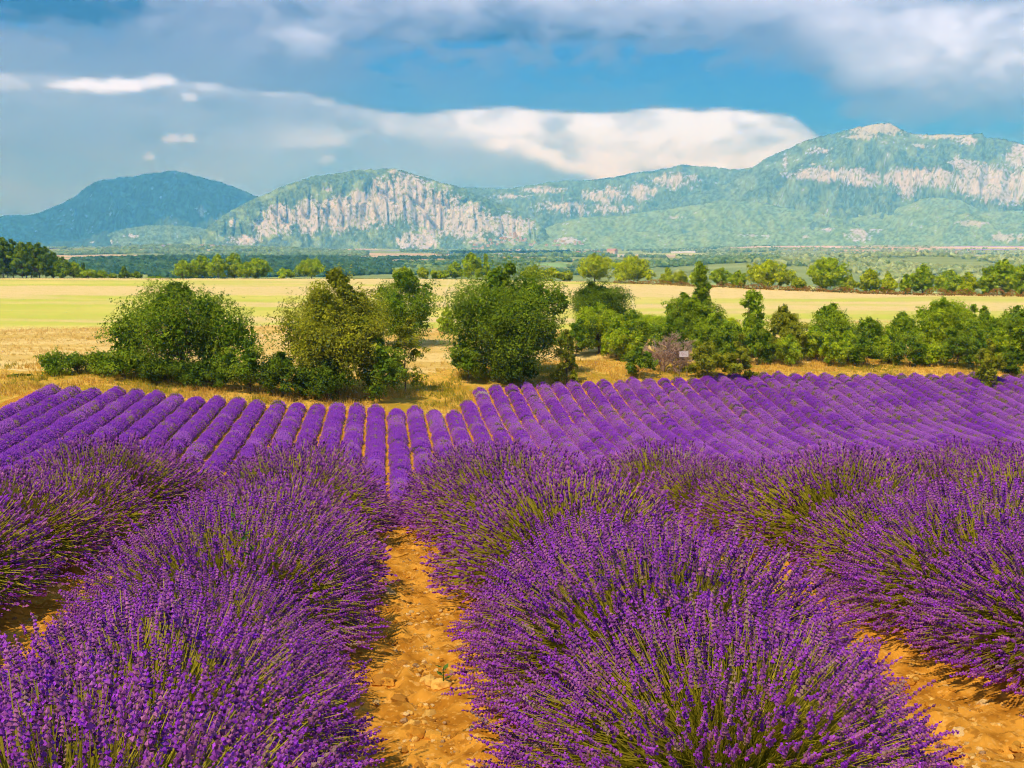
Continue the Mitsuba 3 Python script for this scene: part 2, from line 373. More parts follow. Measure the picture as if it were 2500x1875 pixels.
def mountain(key, sky, dist, width, na, nt, rocks, seed, front=.0, profile=None, pillars=0.0, rough=1.0, darkness=0.0, turf=.3, back=2500, speck=.5, base=-44, wood=None, streaky=False):
    wood = (WOOD, WOOD2) if wood is None else wood
    """A ridge whose skyline runs through the measured points, its face falling towards the plateau."""
    su, sv = np.array(sky, float).T
    u = np.linspace(su[0], su[-1], na)
    H = np.interp(u, su, sv)
    H = pchip(u, su, sv) if len(su) > 3 else H
    jag = (nfbm(np.stack([u / 9, u * 0, u * 0 + seed], -1), 4, seed) - .5) * 5
    hz = (593.0 - (H + jag)) / F * dist + EYE
    pt, pz = (np.array(profile).T if profile is not None else (np.array([0, .3, .6, 1]), np.array([0, .22, .58, 1])))
    tg = np.linspace(0, 1, 400)
    t = np.concatenate([np.interp(np.linspace(0, 1, nt), .35 * tg + .65 * pchip(tg, pt, pz), tg), 1 + np.linspace(.06, 1, 14)])
    UU, TT = np.meshgrid(u, t, indexing='ij')
    HH = np.broadcast_to(hz[:, None], UU.shape)
    tt = np.clip(TT, 0, 1)
    q = np.stack([UU / 42.0, tt * width / 380.0, UU * 0 + seed], -1)
    wob = nfbm(q * .6, 4, seed + 1) - .5
    prof = pchip(np.clip(tt + .22 * wob * np.sin(np.pi * tt), 0, 1).ravel(), pt, pz).reshape(tt.shape)
    env = np.sin(np.pi * np.clip(tt, 0, 1)) ** .6
    ridged = 1 - np.abs(2 * nfbm(np.stack([UU / 38.0 + 2.6 * wob, tt * 3.4 + .6 * wob, UU * 0 + seed], -1), 5, seed + 2) - 1)
    amp = np.clip(HH - base, 0, None)
    z = base + (HH - base) * prof + rough * env * (ridged - .72) * amp * .34 + rough * env * (nfbm(q * 4, 4, seed + 3) - .5) * amp * .10
    down = np.clip(TT - 1, 0, 1)
    z = np.where(TT > 1, HH - down * 1.0 * (HH - base), z)
    d = dist - width * (1 - tt) + down * back
    lat = (UU - U0) / F * d
    steep = np.gradient(z, axis=1) / np.maximum(np.gradient(d, axis=1), 1e-6)
    if pillars:
        big = nnoise(np.stack([UU / 21 + 1.6 * wob, z / 190.0 + UU / 60, UU * 0 + 3], -1), seed + 5)
        med = nnoise(np.stack([UU / 8.5 + 1.2 * wob, z / 110.0, UU * 0 + 7], -1), seed + 6)
        tiny = nfbm(np.stack([UU / 3.2, z / 60.0, UU * 0 + 5], -1), 3, seed + 7)
        gate = sm(.12, .4, prof) * (1 - sm(.70, .92, prof)) * (TT <= 1)
        cleft = sm(.30, .06, np.abs(big - .5) * 2) * 1.5 + .7 * (.5 - med) + .45 * (.5 - tiny)
        d = d + pillars * cleft * gate * env
    # matter: woods, turf and bare rock in patches
    vv = 593.0 - (z - EYE) / dist * F                      # elevation, in the unit the patches were measured in
    n1 = nfbm(np.stack([UU / 26, vv / 22, UU * 0 + seed], -1), 5, seed + 8)
    n2 = nfbm(np.stack([UU / 5, vv / 4, UU * 0 + seed], -1), 4, seed + 9)
    n3 = nnoise(np.stack([UU / 1.6, vv / 1.5, UU * 0 + seed], -1), seed + 10)
    c = wood[0] + (wood[1] - wood[0]) * sm(.3, .7, n2)[..., None]
    c = c + (TURF - c) * (sm(.5, .68, n1) * turf)[..., None]
    rock = np.zeros_like(UU); tan = np.zeros_like(UU)
    for (a, b, ra, rb, s, kind) in rocks:
        g = s * np.clip(1.25 - np.sqrt(((UU - a) / ra) ** 2 + ((vv - b) / rb) ** 2), 0, 1)
        if kind == 'r': rock = np.maximum(rock, g)
        else: tan = np.maximum(tan, g)
    rock = sm(.30, .52, rock * 1.0 + 1.0 * (n2 - .5) + .6 * (n1 - .5) + speck * .35 * (n3 - .5))
    tan = sm(.34, .5, tan + .9 * (n2 - .5) + .7 * (n1 - .5))
    streak = nfbm(np.stack([UU / 4.0 + vv / 40, vv / 13, UU * 0 + 1], -1) if streaky else np.stack([UU / 9 + vv / 14, vv / 3.5 - UU / 30, UU * 0 + 1], -1), 4, seed + 12)
    rc = ROCK2 + (ROCK - ROCK2) * sm(.3, .6, .55 * streak + .45 * n3)[..., None]
    rc = rc + (np.array([.70, .62, .48]) - rc) * (sm(.55, .7, streak) * .3)[..., None]
    dots = nnoise(np.stack([UU / 1.9, vv / 1.4, UU * 0 + seed + 4], -1), seed + 14)
    c = c * (.84 + .24 * sm(.25, .6, dots))[..., None]
    c = c + (TAN * (.8 + .3 * n3[..., None]) - c) * tan[..., None]
    rock = rock * (1 - .85 * sm(.56, .68, nfbm(np.stack([UU / 4.5, vv / 4.0, UU * 0 + 8], -1), 4, seed + 15)))
    c = c + (rc - c) * rock[..., None]
    lat = (UU - U0) / F * d
    P = np.stack([lat * cy + d * sy, -lat * sy + d * cy, z], -1).reshape(-1, 3)
    k = add(key, (P, grid_faces(na, len(t))), 'dull_bsdf', smooth=True, color=c.reshape(-1, 3))
    tag(k, kind='structure')


mountain('mountain_west', [(-500, 560), (-300, 545), (-150, 535), (0, 530.5), (43, 526), (72, 527), (116, 517), (150, 504), (188, 487), (211, 471), (237, 454), (266, 442), (289, 440), (312, 437), (338, 436),
                           (353, 431), (385, 427), (414, 423), (440, 421.7), (463, 426), (492, 433), (535, 444), (573, 456), (608, 470), (637, 481), (720, 512), (820, 560), (900, 600)],
         13000, 3200, 340, 70, [(505, 525, 22, 14, .36, 'r'), (290, 533, 26, 10, .3, 'r')], 1, rough=.7, turf=.1, wood=(np.array([.035, .085, .035]), np.array([.06, .12, .045])))
mountain('foothill_west', [(225, 612), (246, 602), (252, 585), (289, 565), (333, 556), (405, 550), (450, 552), (492, 556), (560, 575), (640, 612)], 10500, 700, 240, 60, [(265, 590, 30, 14, .7, 'r'), (330, 575, 30, 10, .5, 'r')], 2, rough=.6, turf=.35)
mountain('mountain_cliff', [(380, 612), (405, 598), (440, 588), (492, 570), (530, 545), (572, 516), (645, 481), (702, 457), (760, 439), (804, 430), (862, 423), (905, 419), (948, 416.5), (992, 423), (1035, 435), (1079, 449), (1122, 460),
                            (1160, 474), (1185, 484), (1231, 504), (1278, 525), (1315, 546), (1345, 575), (1390, 606)],
         9000, 1300, 560, 120,
         [(690, 540, 45, 38, .95, 'r'), (645, 560, 30, 24, .8, 'r'), (600, 585, 45, 14, .9, 'r'), (575, 548, 10, 16, .6, 'r'), (760, 535, 42, 42, 1.1, 'r'), (830, 528, 50, 44, 1.1, 'r'), (890, 520, 45, 46, 1.1, 'r'), (940, 500, 42, 62, 1.1, 'r'),
          (1000, 480, 60, 66, .95, 'r'), (1060, 520, 85, 56, .95, 'r'), (1130, 545, 90, 46, 1.0, 'r'), (1020, 590, 60, 22, .8, 'r'), (1230, 555, 75, 32, .95, 'r'), (810, 470, 16, 6, .5, 'r'), (970, 428, 22, 10, .6, 'r'), (1200, 590, 90, 10, .5, 't')],
         3, profile=[(0, 0), (.35, .17), (.45, .27), (.53, .56), (.60, .68), (.8, .88), (1, 1)], pillars=42, rough=.8, turf=.8, streaky=True)
mountain('ridge_middle', [(1040, 470), (1130, 461), (1202, 463), (1243, 464.5), (1260, 459.6), (1304, 454), (1347, 446), (1420, 443), (1463, 440), (1550, 426), (1593, 420.5), (1631, 413), (1662, 407), (1690, 410), (1714, 411.7),
                          (1752, 414.5), (1789, 418), (1827, 413), (1900, 420), (2000, 470)],
         12500, 2800, 360, 80, [(1330, 470, 60, 12, .65, 'r'), (1480, 486, 80, 20, .75, 'r'), (1240, 487, 60, 10, .6, 'r'), (1380, 515, 90, 26, .6, 'r'), (1640, 452, 65, 26, .75, 'r'), (1560, 480, 55, 28, .65, 'r'), (1490, 520, 70, 14, .55, 'r')], 4, rough=.75, turf=.25)
mountain('mountain_east', [(1560, 530), (1640, 490), (1691, 472), (1746, 459), (1789, 442), (1830, 411.6), (1862, 391), (1914, 368), (1934, 358), (1974, 343.6), (2015, 335), (2064, 320.5), (2095, 314), (2120, 309), (2149, 310), (2170, 319), (2201, 332),
                           (2225, 335.5), (2294, 335), (2334, 336), (2375, 334), (2381, 341), (2410, 345), (2439, 349.4), (2468, 356), (2500, 367), (2650, 410), (2900, 500)],
         11000, 3000, 480, 110,
         [(2000, 445, 90, 20, 1.0, 'r'), (2080, 452, 60, 24, 1.0, 'r'), (1920, 440, 30, 9, .7, 'r'), (1905, 405, 7, 24, .7, 'r'), (1985, 382, 36, 13, .6, 'r'), (2200, 452, 60, 26, 1.0, 'r'), (2200, 480, 30, 20, .9, 'r'), (2270, 450, 60, 26, .9, 'r'),
          (2330, 420, 50, 24, .7, 'r'), (2380, 460, 75, 44, 1.1, 'r'), (2440, 470, 85, 44, 1.1, 'r'), (2480, 390, 50, 44, 1.05, 'r'), (2340, 355, 40, 14, .55, 'r'), (2130, 325, 90, 20, .85, 't'), (2290, 340, 80, 12, .7, 't'), (2080, 345, 60, 10, .6, 't'), (2240, 368, 40, 9, .6, 't'), (1960, 417, 40, 7, .5, 't')],
         5, rough=.55, turf=.5, profile=[(0, 0), (.35, .22), (.55, .38), (.66, .58), (.8, .72), (1, 1)], pillars=12)
mountain('foothill_upper', [(1270, 600), (1290, 578), (1350, 550), (1420, 532), (1500, 528), (1600, 515), (1700, 502), (1780, 492), (1850, 498), (1950, 515), (2100, 525), (2200, 503), (2260, 484), (2320, 489), (2400, 518), (2500, 515), (2650, 520), (2900, 560)],
         9200, 1500, 360, 70, [(1640, 535, 40, 7, .5, 't'), (2080, 575, 45, 18, .7, 'r'), (2330, 550, 60, 12, .6, 'r')], 6, rough=.8, turf=.75, wood=PALE)
mountain('foothill_lower', [(1290, 607), (1330, 592), (1400, 576), (1450, 580), (1550, 566), (1650, 570), (1750, 560), (1850, 572), (1950, 568), (2060, 548), (2130, 560), (2250, 548), (2350, 522), (2420, 542), (2500, 550), (2650, 560), (2900, 590)],
         8000, 900, 420, 70, [(1385, 586, 45, 9, .8, 'r'), (2015, 560, 25, 12, .6, 'r'), (2090, 575, 40, 16, .8, 'r'), (2130, 562, 25, 8, .6, 'r'), (1830, 575, 60, 5, .5, 't'), (1960, 578, 10, 6, .7, 't'), (2350, 548, 60, 10, .6, 't'), (2450, 580, 70, 14, .6, 't')], 7, rough=.8, turf=.85, wood=PALE)

# ------------------------------------------------------------------ trees
def crown_shape(kind):
    return {'oak': ([0, .12, .35, .6, .8, .93, 1], [.82, .95, 1, .90, .66, .42, .14]),
            'round': ([0, .15, .4, .65, .85, 1], [.78, .92, 1, .95, .68, .2]),
            'pine': ([0, .15, .4, .7, .9, 1], [.75, 1, .95, .8, .5, .12]),
            'cone': ([0, .15, .4, .7, .9, 1], [.85, 1, .75, .42, .2, .04]),
            'spire': ([0, .2, .35, .5, .7, .9, 1], [1, 1, .80, .60, .46, .30, .10]),
            'shrub': ([0, .25, .6, .85, 1], [.9, 1, .85, .55, .15]),
            'loose': ([0, .2, .4, .6, .8, 1], [.8, .95, .62, .70, .78, .5])}[kind]


def plant(name, label, category, group, u, depth, v_top, width_px, kind, leaf=.235, n=6000, col=((.06, .10, .018), (.13, .17, .03)), v_base=None, seed=0, lean=0, trunk=.22, crown_from=.0, open_=.0, dry=None, clump=.13, label_ground=None):
    rng = np.random.default_rng(seed + 1000)
    key = numbered(name)
    x, y = (float(q) for q in ground_xy(u, depth))
    z0 = float(ground_z(x, y)) if depth < 440 else float(plain_z(*to_frame(np.array(x), np.array(y))))
    h = float(height(v_top, depth)) - z0
    R = width_px / F * depth / 2
    hs, rs = crown_shape(kind)
    cb = h * crown_from
    # boughs: lobes of the crown; each carries clumps of leaves
    nl = {'spire': 34, 'loose': 24, 'cone': 16, 'shrub': 11, 'pine': 16}.get(kind, 22)
    tl = (np.arange(nl) + rng.random(nl)) / nl
    al = np.arange(nl) * 2.4 + rng.normal(size=nl) * .5 + seed
    Rt = R * np.interp(tl, hs, rs) * (.74 + .46 * rng.random(nl))
    rl = np.clip(Rt * .55, (.24 if kind in ('spire', 'loose', 'cone') else .18) * R, .42 * R) * (.7 + .5 * rng.random(nl))
    flat = .55 if kind == 'pine' else .85
    zl = cb + rl * flat + tl * np.maximum(h - cb - 2 * rl * flat, 0)
    cl = np.stack([np.cos(al) * np.maximum(Rt - rl, 0) + lean * tl * R, np.sin(al) * np.maximum(Rt - rl, 0), zl], -1)
    per = np.maximum((n / 62 * rl ** 2 / (rl ** 2).sum()).astype(int), 5)
    li = np.repeat(np.arange(nl), per); ncl = len(li)
    dc = unit(rng.normal(size=(ncl, 3)) + [0, 0, .25])
    rc = rl[li] * (.30 + .22 * rng.random(ncl)) * (clump / .13)
    c = cl[li] + dc * (rl[li] * (.62 + .36 * rng.random(ncl)))[:, None] * [1, 1, flat]
    t = np.clip((c[:, 2] - cb) / max(h - cb, .1), 0, 1)
    per = np.maximum((n * rc ** 2 / (rc ** 2).sum()).astype(int), 4)
    ci = np.repeat(np.arange(ncl), per); k = len(ci)
    dirs = unit(rng.normal(size=(k, 3)) + [0, 0, .3])
    p = c[ci] + dirs * rc[ci][:, None] * (.55 + .5 * rng.random(k) ** .7)[:, None] * [1.1, 1.1, .85]
    # twigs that stick out of the clumps
    nt = int(n * .016); ti = rng.integers(0, ncl, nt); td = unit(unit(c[ti] - cl[li[ti]]) + rng.normal(size=(nt, 3)) * .5 + [0, 0, .35])
    tl_ = rc[ti] * (.5 + .7 * rng.random(nt)); along = rng.random((nt, 7))
    tw = (c[ti][:, None] + td[:, None] * (rc[ti][:, None] * .6 + along * tl_[:, None])[..., None] + rng.normal(size=(nt, 7, 3)) * leaf * .35).reshape(-1, 3)
    p = np.vstack([p, tw]); dirs = np.vstack([dirs, np.repeat(td, 7, 0)]); ci = np.concatenate([ci, np.repeat(ti, 7)]); k = len(p)
    # old inner foliage round the boughs
    ki = int(n * .12); ii = rng.integers(0, nl, ki)
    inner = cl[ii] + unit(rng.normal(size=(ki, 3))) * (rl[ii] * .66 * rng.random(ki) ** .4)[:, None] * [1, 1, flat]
    fit_z = h / np.percentile(p[:, 2], 99.6); fit_r = R / np.percentile(np.hypot(p[:, 0] - lean * R * .5, p[:, 1]), 98.5)
    for q in (p, c, inner): q *= [fit_r, fit_r, fit_z]
    p[:, 2] = np.maximum(p[:, 2], .06)
    if open_ > 0:
        keep = nnoise(p / (R * .22) + seed, seed + 5) > open_
        p, dirs, ci = p[keep], dirs[keep], ci[keep]; k = len(p)
    nrm = unit(dirs + rng.normal(size=(k, 3)) * .38 + [0, 0, .25])
    tone = .8 + .4 * rng.random(ncl)
    mixf = np.clip(rng.random(ncl)[ci] * .6 + rng.random(k) * .5 - .05, 0, 1)[:, None]
    lc = (np.array(col[0]) * (1 - mixf) + np.array(col[1]) * mixf) * tone[ci][:, None] * (.8 + .4 * rng.random((k, 1)))
    if dry is not None:
        g = rng.random(ncl) < dry[0]
        lc = np.where(g[ci][:, None] & (rng.random((k, 1)) < .7), np.array(dry[1]) * (.7 + .5 * rng.random((k, 1))), lc)
    v, f = leaf_quads(p, nrm, leaf * (.7 + .6 * rng.random(k)), rng)
    S = Soup(); S.put(v + [x, y, z0], f, np.repeat(lc, 4, 0))
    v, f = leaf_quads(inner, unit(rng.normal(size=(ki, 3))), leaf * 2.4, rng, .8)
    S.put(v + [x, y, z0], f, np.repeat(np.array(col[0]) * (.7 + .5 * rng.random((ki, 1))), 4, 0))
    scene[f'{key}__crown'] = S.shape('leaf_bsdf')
    W = Soup()
    bark = np.array([.16, .12, .085])
    top = np.array([lean * .4 * R, 0, cb + (h - cb) * .55])
    pts = [np.array([0, 0, -.3]), np.array([.02 * R, .01 * R, h * .2]), top * [.6, 1, .75], top]
    v, f = path_tube(pts, [trunk, trunk * .75, trunk * .5, trunk * .2], 7); W.put(v + [x, y, z0], f, bark)
    sel = rng.permutation(ncl)[:min(ncl, 26)]
    s = rng.random(len(sel)) * .6 + .1
    a0 = np.stack([np.interp(s, [0, 1], [0, top[0]]), s * 0, s * top[2]], -1)
    mid = (a0 + c[sel]) / 2 + rng.normal(size=(len(sel), 3)) * R * .05 - [0, 0, .04 * h]
    for A, B, ra, rb in ((a0, mid, trunk * .28, trunk * .16), (mid, c[sel], trunk * .16, trunk * .05)):
        v, f = tubes(A, B, ra, rb, 5); W.put(v + [x, y, z0], f, bark * 1.05)
    scene[f'{key}__trunk'] = W.shape('dull_bsdf')
    tag(key, label, category, group)
    return key


GREEN, OLIVE, LIGHT, DARK = ((.12, .23, .012), (.32, .44, .025)), ((.22, .27, .014), (.50, .52, .035)), ((.28, .43, .014), (.52, .62, .028)), ((.07, .14, .010), (.20, .30, .016))
HEDGE = ((.19, .32, .013), (.42, .54, .026))
LIME = ((.38, .48, .012), (.60, .66, .03))
BIG = [
 # name, label, u, depth, v_top, width, kind, n, colours, extra
 ('oak_tree', 'broad dark green oak behind the low hedge, leftmost of the large trees', 430, 112, 690, 385, 'oak', 12500, GREEN, dict(open_=.10, crown_from=.0, dry=(.05, (.42, .33, .12)))),
 ('oak_tree', 'tall olive-yellow tree standing second from the left above the hedge', 815, 110, 672, 310, 'oak', 12500, OLIVE, dict(open_=.09, crown_from=.0, leaf=.235)),
 ('oak_tree', 'largest oak with dense dark green crown standing alone in the middle of the verge', 1245, 124, 645, 338, 'round', 15500, GREEN, dict(open_=.07, crown_from=.0, trunk=.4)),
 ('oak_tree', 'mid green tree rising behind the right shoulder of the olive-yellow tree', 985, 152, 662, 190, 'oak', 7000, GREEN, dict(open_=.17)),
 ('umbrella_pine', 'dark pine with layered needle tufts just right of the largest oak', 1462, 165, 688, 185, 'pine', 7000, DARK, dict(crown_from=.30, trunk=.25)),
 ('leafy_tree', 'light green bushy tree under the dark layered pine', 1465, 146, 742, 140, 'round', 5200, LIGHT, dict()),
 ('leafy_tree', 'mid green rounded tree left of the bare grey shrub', 1545, 144, 762, 120, 'round', 4600, GREEN, dict()),
 ('leafy_tree', 'green broad tree behind the bare grey shrub', 1672, 150, 722, 130, 'oak', 5200, GREEN, dict(open_=.1)),
 ('pointed_tree', 'narrow dark tree with tall pointed crown behind the white sign', 1712, 148, 652, 118, 'spire', 7500, GREEN, dict(open_=.08)),
 ('leafy_tree', 'dark green rounded tree right of the narrow pointed tree', 1755, 143, 766, 100, 'round', 4200, GREEN, dict()),
 ('poplar', 'loose airy poplar with open twin tops', 1843, 146, 709, 100, 'loose', 3600, LIGHT, dict(open_=.52, crown_from=.0)),
 ('leafy_tree', 'light green young tree at the foot of the airy poplar', 1830, 144, 778, 90, 'round', 3300, LIGHT, dict()),
 ('oak_tree', 'dark olive oak right of the airy poplar', 1920, 141, 749, 128, 'oak', 4800, OLIVE, dict(open_=.08)),
 ('leafy_tree', 'wide green tree with bright top right of the dark olive oak', 2040, 146, 745, 150, 'oak', 6000, GREEN, dict(open_=.1)),
 ('leafy_tree', 'light green shrub-like tree in front of the wide green tree', 2000, 140, 802, 95, 'shrub', 3500, LIGHT, dict()),
 ('leafy_tree', 'pale green small tree under the right half of the wide green tree', 2080, 140, 808, 90, 'shrub', 3300, LIGHT, dict()),
 ('leafy_tree', 'narrow green tree beside the gap in the right hedge', 2130, 144, 776, 112, 'oak', 2800, GREEN, dict()),
 ('leafy_tree', 'yellowish green bush-like tree under the gap in the right hedge', 2182, 139, 808, 78, 'shrub', 3000, LIGHT, dict()),
 ('leafy_tree', 'dark green tree just right of the gap in the right hedge', 2214, 146, 765, 120, 'oak', 3400, GREEN, dict(open_=.1)),
 ('leafy_tree', 'tallest light green tree in the hedge near the right edge', 2312, 150, 733, 145, 'round', 6500, LIGHT, dict()),
 ('leafy_tree', 'light green bush in front of the tallest hedge tree near the right edge', 2290, 138, 838, 105, 'shrub', 3300, LIGHT, dict()),
 ('young_poplar', 'slim young poplar spire right of the tallest light green hedge tree', 2385, 150, 742, 52, 'loose', 1700, LIGHT, dict(open_=.48)),
 ('young_poplar', 'thin dark poplar spire second from the right edge', 2412, 152, 746, 44, 'loose', 1400, GREEN, dict(open_=.5)),
 ('leafy_tree', 'mid green tree beneath the thin dark poplar spire', 2420, 145, 768, 130, 'oak', 3800, GREEN, dict(open_=.08)),
 ('leafy_tree', 'green tree cut by the right edge of the hedge', 2492, 143, 752, 135, 'oak', 4400, GREEN, dict()),
 ('leafy_tree', 'dark bush at the far right end of the hedge', 2488, 131, 850, 60, 'shrub', 2200, DARK, dict()),
 ('leafy_tree', 'light green sapling cluster in the gap left of the largest oak', 1090, 170, 752, 46, 'shrub', 1800, LIGHT, dict()),
 ('leafy_tree', 'yellow green tree behind the hedge between pine and pointed tree', 1600, 175, 770, 130, 'shrub', 3600, LIGHT, dict()),
 ('leafy_tree', 'yellow green tree behind the hedge right of the airy poplar', 1775, 170, 775, 90, 'shrub', 2400, LIME, dict()),
]
for i, (nm, lb, u, dp, vt, w, kd, n, col, ex) in enumerate(BIG):
    if u > 1500 and col is GREEN: col = HEDGE
    plant(nm, lb, nm.replace('_', ' ') if nm in ('oak_tree', 'poplar') else 'tree', 'trees of the hedgerow behind the lavender', u, dp, vt, w, kd, n=int(n * 2.35), col=col, seed=i * 7 + 3, **ex)

SHRUBS = [
 ('low dark green hedge shrub at the left foot of the broad oak', 172, 108.5, 862, 150, 3000, GREEN), ('low green hedge shrub under the left side of the broad oak', 290, 108, 872, 130, 2600, GREEN),
 ('low dark hedge shrub under the middle of the broad oak', 390, 107.5, 885, 140, 3000, DARK), ('low leafy hedge shrub under the right side of the broad oak', 490, 107, 888, 130, 2800, DARK),
 ('green hedge shrub in the dip between the broad oak and the olive tree', 600, 107, 852, 140, 3200, GREEN), ('dark hedge shrub at the left foot of the olive-yellow tree', 680, 106.5, 880, 120, 2800, DARK),
 ('dark hedge shrub in front of the trunk of the olive-yellow tree', 790, 106, 892, 130, 3000, DARK), ('leafy green shrub at the right foot of the olive-yellow tree', 920, 107, 860, 120, 2800, GREEN),
 ('brownish branch bush hanging off the right side of the olive-yellow tree', 985, 113, 800, 90, 1900, OLIVE),
 ('dark shrub at the left foot of the largest oak', 1140, 121, 845, 110, 2400, GREEN), ('dark shrub under the middle of the largest oak', 1250, 121, 868, 130, 2600, DARK),
 ('olive shrub at the right foot of the largest oak', 1385, 122, 832, 70, 2000, OLIVE),
 ('small low bush on dry grass left of the bare grey shrub', 1562, 127, 860, 82, 1500, GREEN), ('wide low bush directly right of the white sign', 1735, 127, 848, 96, 2400, OLIVE),
 ('low browned bush second right of the white sign', 1815, 126.5, 844, 72, 2000, OLIVE), ('ochre green dry shrub in front of the hedge near the right edge', 2430, 125.5, 850, 78, 1900, OLIVE),
 ('small round dark green broom bush on the grass at the left edge', 33, 106, 934, 42, 1500, DARK), ('tiny pale bush beside the round broom bush at the left edge', 14, 105.5, 958, 22, 350, OLIVE),
]
SHRUBS += [
 ('bright green low thicket left of the bare grey shrub', 1540, 139, 806, 92, 2200, LIGHT), ('green thicket closing the hedge below the airy poplar', 1862, 138, 806, 84, 2200, GREEN), ('bright low thicket at the foot of the dark olive oak', 1935, 136.5, 832, 74, 1900, LIGHT),
 ('yellow green thicket below the middle of the wide green tree', 2046, 136.5, 836, 70, 1900, LIGHT), ('green thicket left of the hedge gap', 2120, 136, 832, 70, 1900, GREEN), ('low green thicket right below the hedge gap', 2234, 136, 828, 74, 2000, GREEN),
 ('green thicket at the right foot of the tallest light green hedge tree', 2352, 136, 822, 84, 2200, GREEN), ('dark thicket below the thin dark poplar spire', 2410, 134, 832, 70, 1900, GREEN), ('light thicket right of the ochre dry shrub', 2462, 134, 826, 70, 1900, LIGHT),
 ('green thicket left of the layered pine trunk', 1408, 143, 790, 90, 2300, GREEN), ('light green thicket between the two green trees below the layered pine', 1508, 141, 800, 80, 2000, LIGHT), ('shaded thicket behind the bare grey shrub', 1640, 142, 790, 96, 2400, GREEN), ('green thicket behind the browned low bush', 1790, 139, 806, 90, 2200, GREEN),
]
for i, (lb, u, dp, vt, w, n, col) in enumerate(SHRUBS):
    plant('shrub', lb, 'bush', 'low bushes between the lavender and the meadow', u, dp, vt - 8 - (i * 29 % 17) * 1.3, w * 1.25, 'shrub', n=int(n * 1.45), col=col, seed=300 + i * 5, leaf=.23, crown_from=.0, trunk=.06)

FAR = [  # the trees along the brow of the crop field
 (-22, 585, 64, 'pine', GREEN), (14, 590, 60, 'pine', DARK), (60, 598, 60, 'pine', DARK), (86, 602, 56, 'pine', DARK), (4, 581, 60, 'pine', GREEN), (28, 586, 56, 'pine', GREEN), (50, 592, 56, 'pine', GREEN), (72, 594, 52, 'pine', GREEN), (92, 594, 52, 'pine', GREEN), (108, 606, 44, 'oak', GREEN), (126, 616, 44, 'round', GREEN), (150, 630, 48, 'round', GREEN), (176, 640, 42, 'round', LIGHT),
 (200, 643, 14, 'cone', GREEN), (212, 660, 40, 'shrub', LIGHT), (245, 662, 40, 'shrub', LIGHT), (273, 668, 22, 'cone', LIGHT), (300, 652, 32, 'cone', GREEN), (331, 664, 28, 'cone', GREEN), (380, 676, 40, 'shrub', LIGHT),
 (443, 637, 52, 'round', LIGHT), (490, 626, 56, 'round', LIGHT), (530, 624, 50, 'round', LIGHT), (570, 621, 52, 'round', LIGHT), (628, 632, 66, 'round', LIGHT), (600, 640, 50, 'round', LIGHT), (692, 656, 50, 'shrub', LIGHT), (758, 632, 84, 'round', LIGHT), (815, 664, 24, 'cone', LIGHT),
 (985, 652, 50, 'shrub', LIME), (1030, 655, 40, 'shrub', LIME), (1075, 660, 50, 'shrub', LIGHT), (1110, 640, 50, 'round', LIGHT), (1150, 618, 64, 'round', LIGHT), (1186, 622, 30, 'cone', LIGHT),
 (1300, 650, 60, 'shrub', LIME), (1345, 655, 50, 'shrub', LIME), (1385, 662, 40, 'shrub', LIME), (1452, 621, 100, 'oak', LIME), (1548, 626, 112, 'round', LIME), (1632, 655, 36, 'cone', LIME), (1665, 664, 40, 'shrub', LIME), (1708, 641, 52, 'cone', LIGHT),
 (1762, 655, 56, 'round', LIGHT), (1805, 662, 44, 'round', LIGHT), (1880, 637, 116, 'round', LIME), (1952, 680, 46, 'shrub', LIME), (2020, 632, 110, 'round', LIGHT), (2076, 676, 42, 'shrub', LIME), (2128, 660, 56, 'oak', LIME), (2172, 668, 50, 'cone', LIME),
 (2216, 673, 30, 'shrub', LIGHT), (2258, 648, 66, 'oak', LIGHT), (2320, 662, 62, 'round', LIGHT), (2368, 668, 48, 'round', LIME), (2365, 692, 46, 'shrub', LIME), (2420, 652, 56, 'round', LIGHT), (2455, 637, 80, 'round', LIGHT), (2500, 650, 50, 'round', LIGHT),
]
WORD = {'pine': 'dark pine', 'round': 'round leafy tree', 'cone': 'small pointed tree', 'shrub': 'low bushy tree', 'oak': 'broad leafy tree'}
def where(u):
    marks = [(40, 'in the pine wood at the left edge'), (180, 'where the pine wood slopes down to the field'), (290, 'on the brow right of the pine wood'), (400, 'on the brow above the broad oak'), (540, 'in the tight row above the broad oak'), (700, 'on the brow above the olive-yellow tree'),
             (820, 'on the brow beyond the olive-yellow tree'), (1010, 'on the brow beside the mid green tree'), (1130, 'behind the top of the largest oak'), (1330, 'on the brow right of the largest oak'), (1480, 'on the brow above the layered pine'), (1620, 'on the brow right of the layered pine'),
             (1730, 'on the brow beside the pointed tree'), (1880, 'on the brow above the airy poplar'), (2020, 'on the brow above the dark olive oak'), (2130, 'on the brow above the wide green tree'), (2250, 'on the brow above the hedge gap'), (2370, 'on the brow above the tallest hedge tree'), (2470, 'on the brow at the right edge')]
    return min(marks, key=lambda m: abs(m[0] - u))
spots = {}
for (u, vt, w, kd, col) in FAR: spots.setdefault((where(u)[1], kd), []).append(u)
for i, (u, vt, w, kd, col) in enumerate(FAR):
    dp = float(crest(u)) + 3 + (i * 37 % 11)
    same = sorted(spots[(where(u)[1], kd)])
    tone = 'lime green ' if col is LIME else 'green ' if col is not DARK else ''
    lb = f"{ORD[same.index(u)] + ' ' if len(same) > 1 else ''}{tone}{WORD[kd]} {where(u)[1]}"
    plant('pine_tree' if kd == 'pine' else 'brow_tree', lb, 'pine' if kd == 'pine' else 'tree', 'trees along the brow of the crop field', u, dp, vt, w, kd, leaf=.66, n=int((1000 + w * 32) * (1.3 if kd == 'pine' else 1)), col=col, seed=600 + i * 3,
          crown_from=.05 if kd == 'pine' else .0, trunk=.22)

